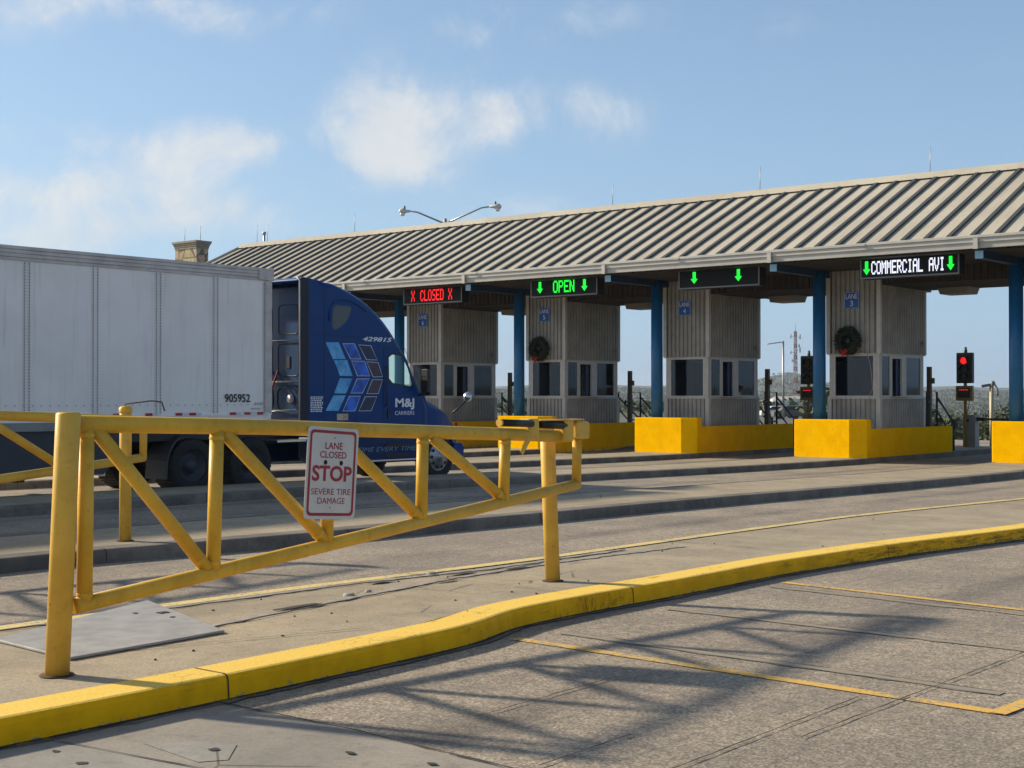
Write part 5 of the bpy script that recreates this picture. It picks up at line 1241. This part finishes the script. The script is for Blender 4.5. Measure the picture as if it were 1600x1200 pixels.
# tanks and low buildings in the far yard
def horiz_tank(bear, r, L_, rad, lab):
    x, y = dp(bear, r); z = terrain_z(x, y); s = root('storage_tank', (x, y, z), lab, 'tank', 'white tanks in the far yard'); a = Vector((.773, .635, 0))
    c = Vector((x, y, z+.9+rad)); m = MB().tube([c-a*L_/2, c-a*(L_/2-.35), c+a*(L_/2-.35), c+a*L_/2], [rad*.75, rad, rad, rad*.75], 24); m.build('shell', M['tank'], s)
    m = MB()
    for k in (-.3, .3): p = c+a*L_*k; m.box((p.x-.2, p.y-.2, z), (p.x+.2, p.y+.2, z+1.2))
    m.pieces('saddle', M['cab'], s)
def shed(bear, r, w, d_, h, lab, wall='bldg', roof='bldgr', pitched=True):
    x, y = dp(bear, r); z = terrain_z(x, y)-.3; s = root('far_building', (x, y, z), lab, 'building', 'low buildings in the far yard')
    MB().box((x-w/2, y-d_/2, z), (x+w/2, y+d_/2, z+h)).build('wall', M[wall], s)
    if pitched: MB().prism([(y-d_/2-.4, z+h), (y+d_/2+.4, z+h), (y, z+h+d_*.18)], lambda a, c: (x-w/2-.4, a, c), lambda a, c: (x+w/2+.4, a, c)).build('roof', M[roof], s)
    else: MB().box((x-w/2-.2, y-d_/2-.2, z+h), (x+w/2+.2, y+d_/2+.2, z+h+.25)).build('roof', M[roof], s)
    for k in range(max(1, int(w/4))):
        xx = x-w/2+2+k*4
        if xx+.6 < x+w/2: MB().box((xx-.5, y-d_/2-.05, z+h*.35), (xx+.5, y-d_/2-.01, z+h*.75)).build('window', M['darkglass'], s)
horiz_tank(28.55, 225, 4.4, .95, 'white horizontal tank left of the pole of the slim lamp')
horiz_tank(28.1, 235, 3.4, 1.0, 'white horizontal tank right of the pole of the slim lamp')
shed(27.9, 260, 10, 6, 2.6, 'low tan building right of the white tank, with a pitched roof')
shed(29.4, 320, 14, 7, 3.0, 'low tan building peeking out beside the lane 4 booth', pitched=False)
shed(31.0, 420, 20, 8, 3.2, 'far pale shed seen between the lane 5 and lane 4 booths', wall='tank')
def parked(bear, r, lab, col, m_):
    x, y = dp(bear, r); z = terrain_z(x, y); s = root('parked_car', (x, y, z), lab, 'car', 'cars parked in the far yard')
    pr = [(-2.2, .35), (-2.2, .85), (-1.5, .98), (-1.0, 1.42), (.7, 1.45), (1.3, 1.0), (2.15, .88), (2.2, .35)]
    MB().prism(pr, lambda a, c: (x+a*.773, y+a*.635, z+c), lambda a, c: (x+a*.773+1.1, y+a*.635-1.35, z+c)).build('body', m_, s, bevel=.08)
    for a in (-1.4, 1.4):
        c = Vector((x+a*.773, y+a*.635, z+.33)); v = Vector((.635, -.773, 0)); MB().tube([c-v*.02, c+v*.2], .33, 14).build('wheel', M['rubber'], s); MB().tube([c+v*1.6, c+v*1.76], .33, 14).build('wheel', M['rubber'], s)
    MB().add([(x+a*.773+1.11, y+a*.635-1.363, z+c) for a, c in ((-1.35, 1.0), (-.95, 1.36), (.62, 1.38), (1.1, 1.02))], [(0,1,2,3)]).pieces('side_window', M['darkglass'], s)
parked(28.25, 150, 'dark car parked in the yard below the white tank', 0, M['asph'])
parked(28.8, 165, 'silver car parked in the yard beside the lane 4 booth', 0, M['tank'])
parked(27.75, 175, 'dark car parked in the yard near the traffic light pole', 0, M['railb'])
# pale service track at the right and the yard surface
def patch(bears, rs, name, m_, lift):
    mb = MB()
    for r in rs:
        for t in bears: x, y = dp(t, r); mb.v.append((x, y, terrain_z(x, y)+lift))
    n = len(bears)
    for i in range(len(rs)-1):
        for k in range(n-1): mb.f.append((i*n+k, i*n+k+1, (i+1)*n+k+1, (i+1)*n+k)); mb.sm.append(True)
    return struct(mb, name, m_)
patch([27.0+.5*i for i in range(28)], [62, 70, 80, 95, 110, 130, 150, 170], 'yard_paving', M['asph'], .07)
patch([21.2+.25*i for i in range(8)], [64, 68, 72, 78, 84, 92], 'service_track', M['tank'], .06)
# scrub: low bushes beyond count on the falling ground; the nearest ones are individuals
def leaf_mat(name, a, b):
    s = NT(name, .85); return s.done(s.mix(s.rng(s.noise(.35, 5, .65), .36, .62), a, b))
M['scrub'] = leaf_mat('scrub_leaves', (.034, .050, .018), (.085, .100, .038))
M['shrub'] = leaf_mat('shrub_leaves', (.020, .034, .012), (.045, .060, .022))
rnd = random.Random(11)
def bush(mb, x, y, z, w, h, n, q):
    lobes = [(rnd.uniform(-.5, .5)*w, rnd.uniform(-.5, .5)*w, rnd.uniform(.35, .8)*h, rnd.uniform(.25, .45)) for _ in range(5)]
    for i in range(n):
        lx, ly, lz, lr = lobes[rnd.randrange(5)]
        a, c = rnd.uniform(0, 6.283), rnd.uniform(-1, 1); k = rnd.uniform(.55, 1.0); sc_ = math.sqrt(1-c*c)
        p = Vector((x+lx+math.cos(a)*sc_*lr*w*k, y+ly+math.sin(a)*sc_*lr*w*k, max(z+.05, z+lz+c*lr*h*k)))
        u = Vector((rnd.uniform(-1, 1), rnd.uniform(-1, 1), rnd.uniform(-1, 1))).normalized(); v = u.orthogonal().normalized(); s_ = q*rnd.uniform(.5, 1.2)
        mb.add([p-u*s_, p+v*s_*.6, p+u*s_, p-v*s_*.6], [(0,1,2,3)])
sb_ = MB(); cnt = 0
while cnt < 5200:
    t = rnd.uniform(17.5, 43); r = 85+(rnd.random()**1.9)*2300
    if t > 26.3 and r < 190: continue
    if t > 27.2 and r < 330 and rnd.random() < .8: continue
    x, y = dp(t, r); z = terrain_z(x, y); w = rnd.uniform(2.2, 4.5)*(1+r/500); h = rnd.uniform(1.3, 3.1)
    bush(sb_, x, y, z-.1, w, h, 34 if r < 200 else 18 if r < 900 else 12, .22*(1+r/260)); cnt += 1
tag(sb_.build('scrub', M['scrub']), 'olive green scrub covering the falling ground beyond the toll lanes', 'scrub', kind='stuff')
for i, (t, r, w, h, lab) in enumerate(((19.6, 66, 2.6, 2.3, 'bushy green shrub seen between the cream camera pole and the right hand column'), (20.4, 70, 2.2, 2.0, 'smaller green shrub directly behind the cream camera pole'),
                                      (18.6, 72, 3.0, 2.8, 'green shrub beside the right hand blue column, behind the barrier arm'), (23.5, 74, 2.4, 2.1, 'green shrub behind the handrail of the lane 3 booth'))):
    x, y = dp(t, r); z = terrain_z(x, y); s = root('shrub', (x, y, z), lab, 'shrub', 'shrubs at the edge of the plaza')
    m = MB(); h *= .8; bush(m, x, y, z, w, h, 1500, .07); m.build('foliage', M['shrub'], s)
    m = MB()
    for k in range(5): a = k*1.26; m.tube([(x, y, z), (x+math.cos(a)*w*.25, y+math.sin(a)*w*.25, z+h*.45), (x+math.cos(a)*w*.4, y+math.sin(a)*w*.4, z+h*.75)], [.05, .03, .012], 6)
    m.build('stem', M['wood'], s)
# ---------------------------------------------------------------- haze
hz = MB().box((-4200, -700, -16), (1700, 4600, 62)).build('haze', M['hole'])
hm = bpy.data.materials.new('haze_air'); hm.use_nodes = True; nt = hm.node_tree
for n in list(nt.nodes): nt.nodes.remove(n)
o = nt.nodes.new('ShaderNodeOutputMaterial'); pv = nt.nodes.new('ShaderNodeVolumePrincipled'); pv.inputs['Color'].default_value = (.72, .84, 1, 1); pv.inputs['Density'].default_value = .00015; pv.inputs['Anisotropy'].default_value = .2
nt.links.new(pv.outputs[0], o.inputs['Volume']); hz.data.materials.clear(); hz.data.materials.append(hm)
tag(hz, kind='stuff')
hz['label'] = 'thin pale haze in the air over the distance'; hz['category'] = 'haze'
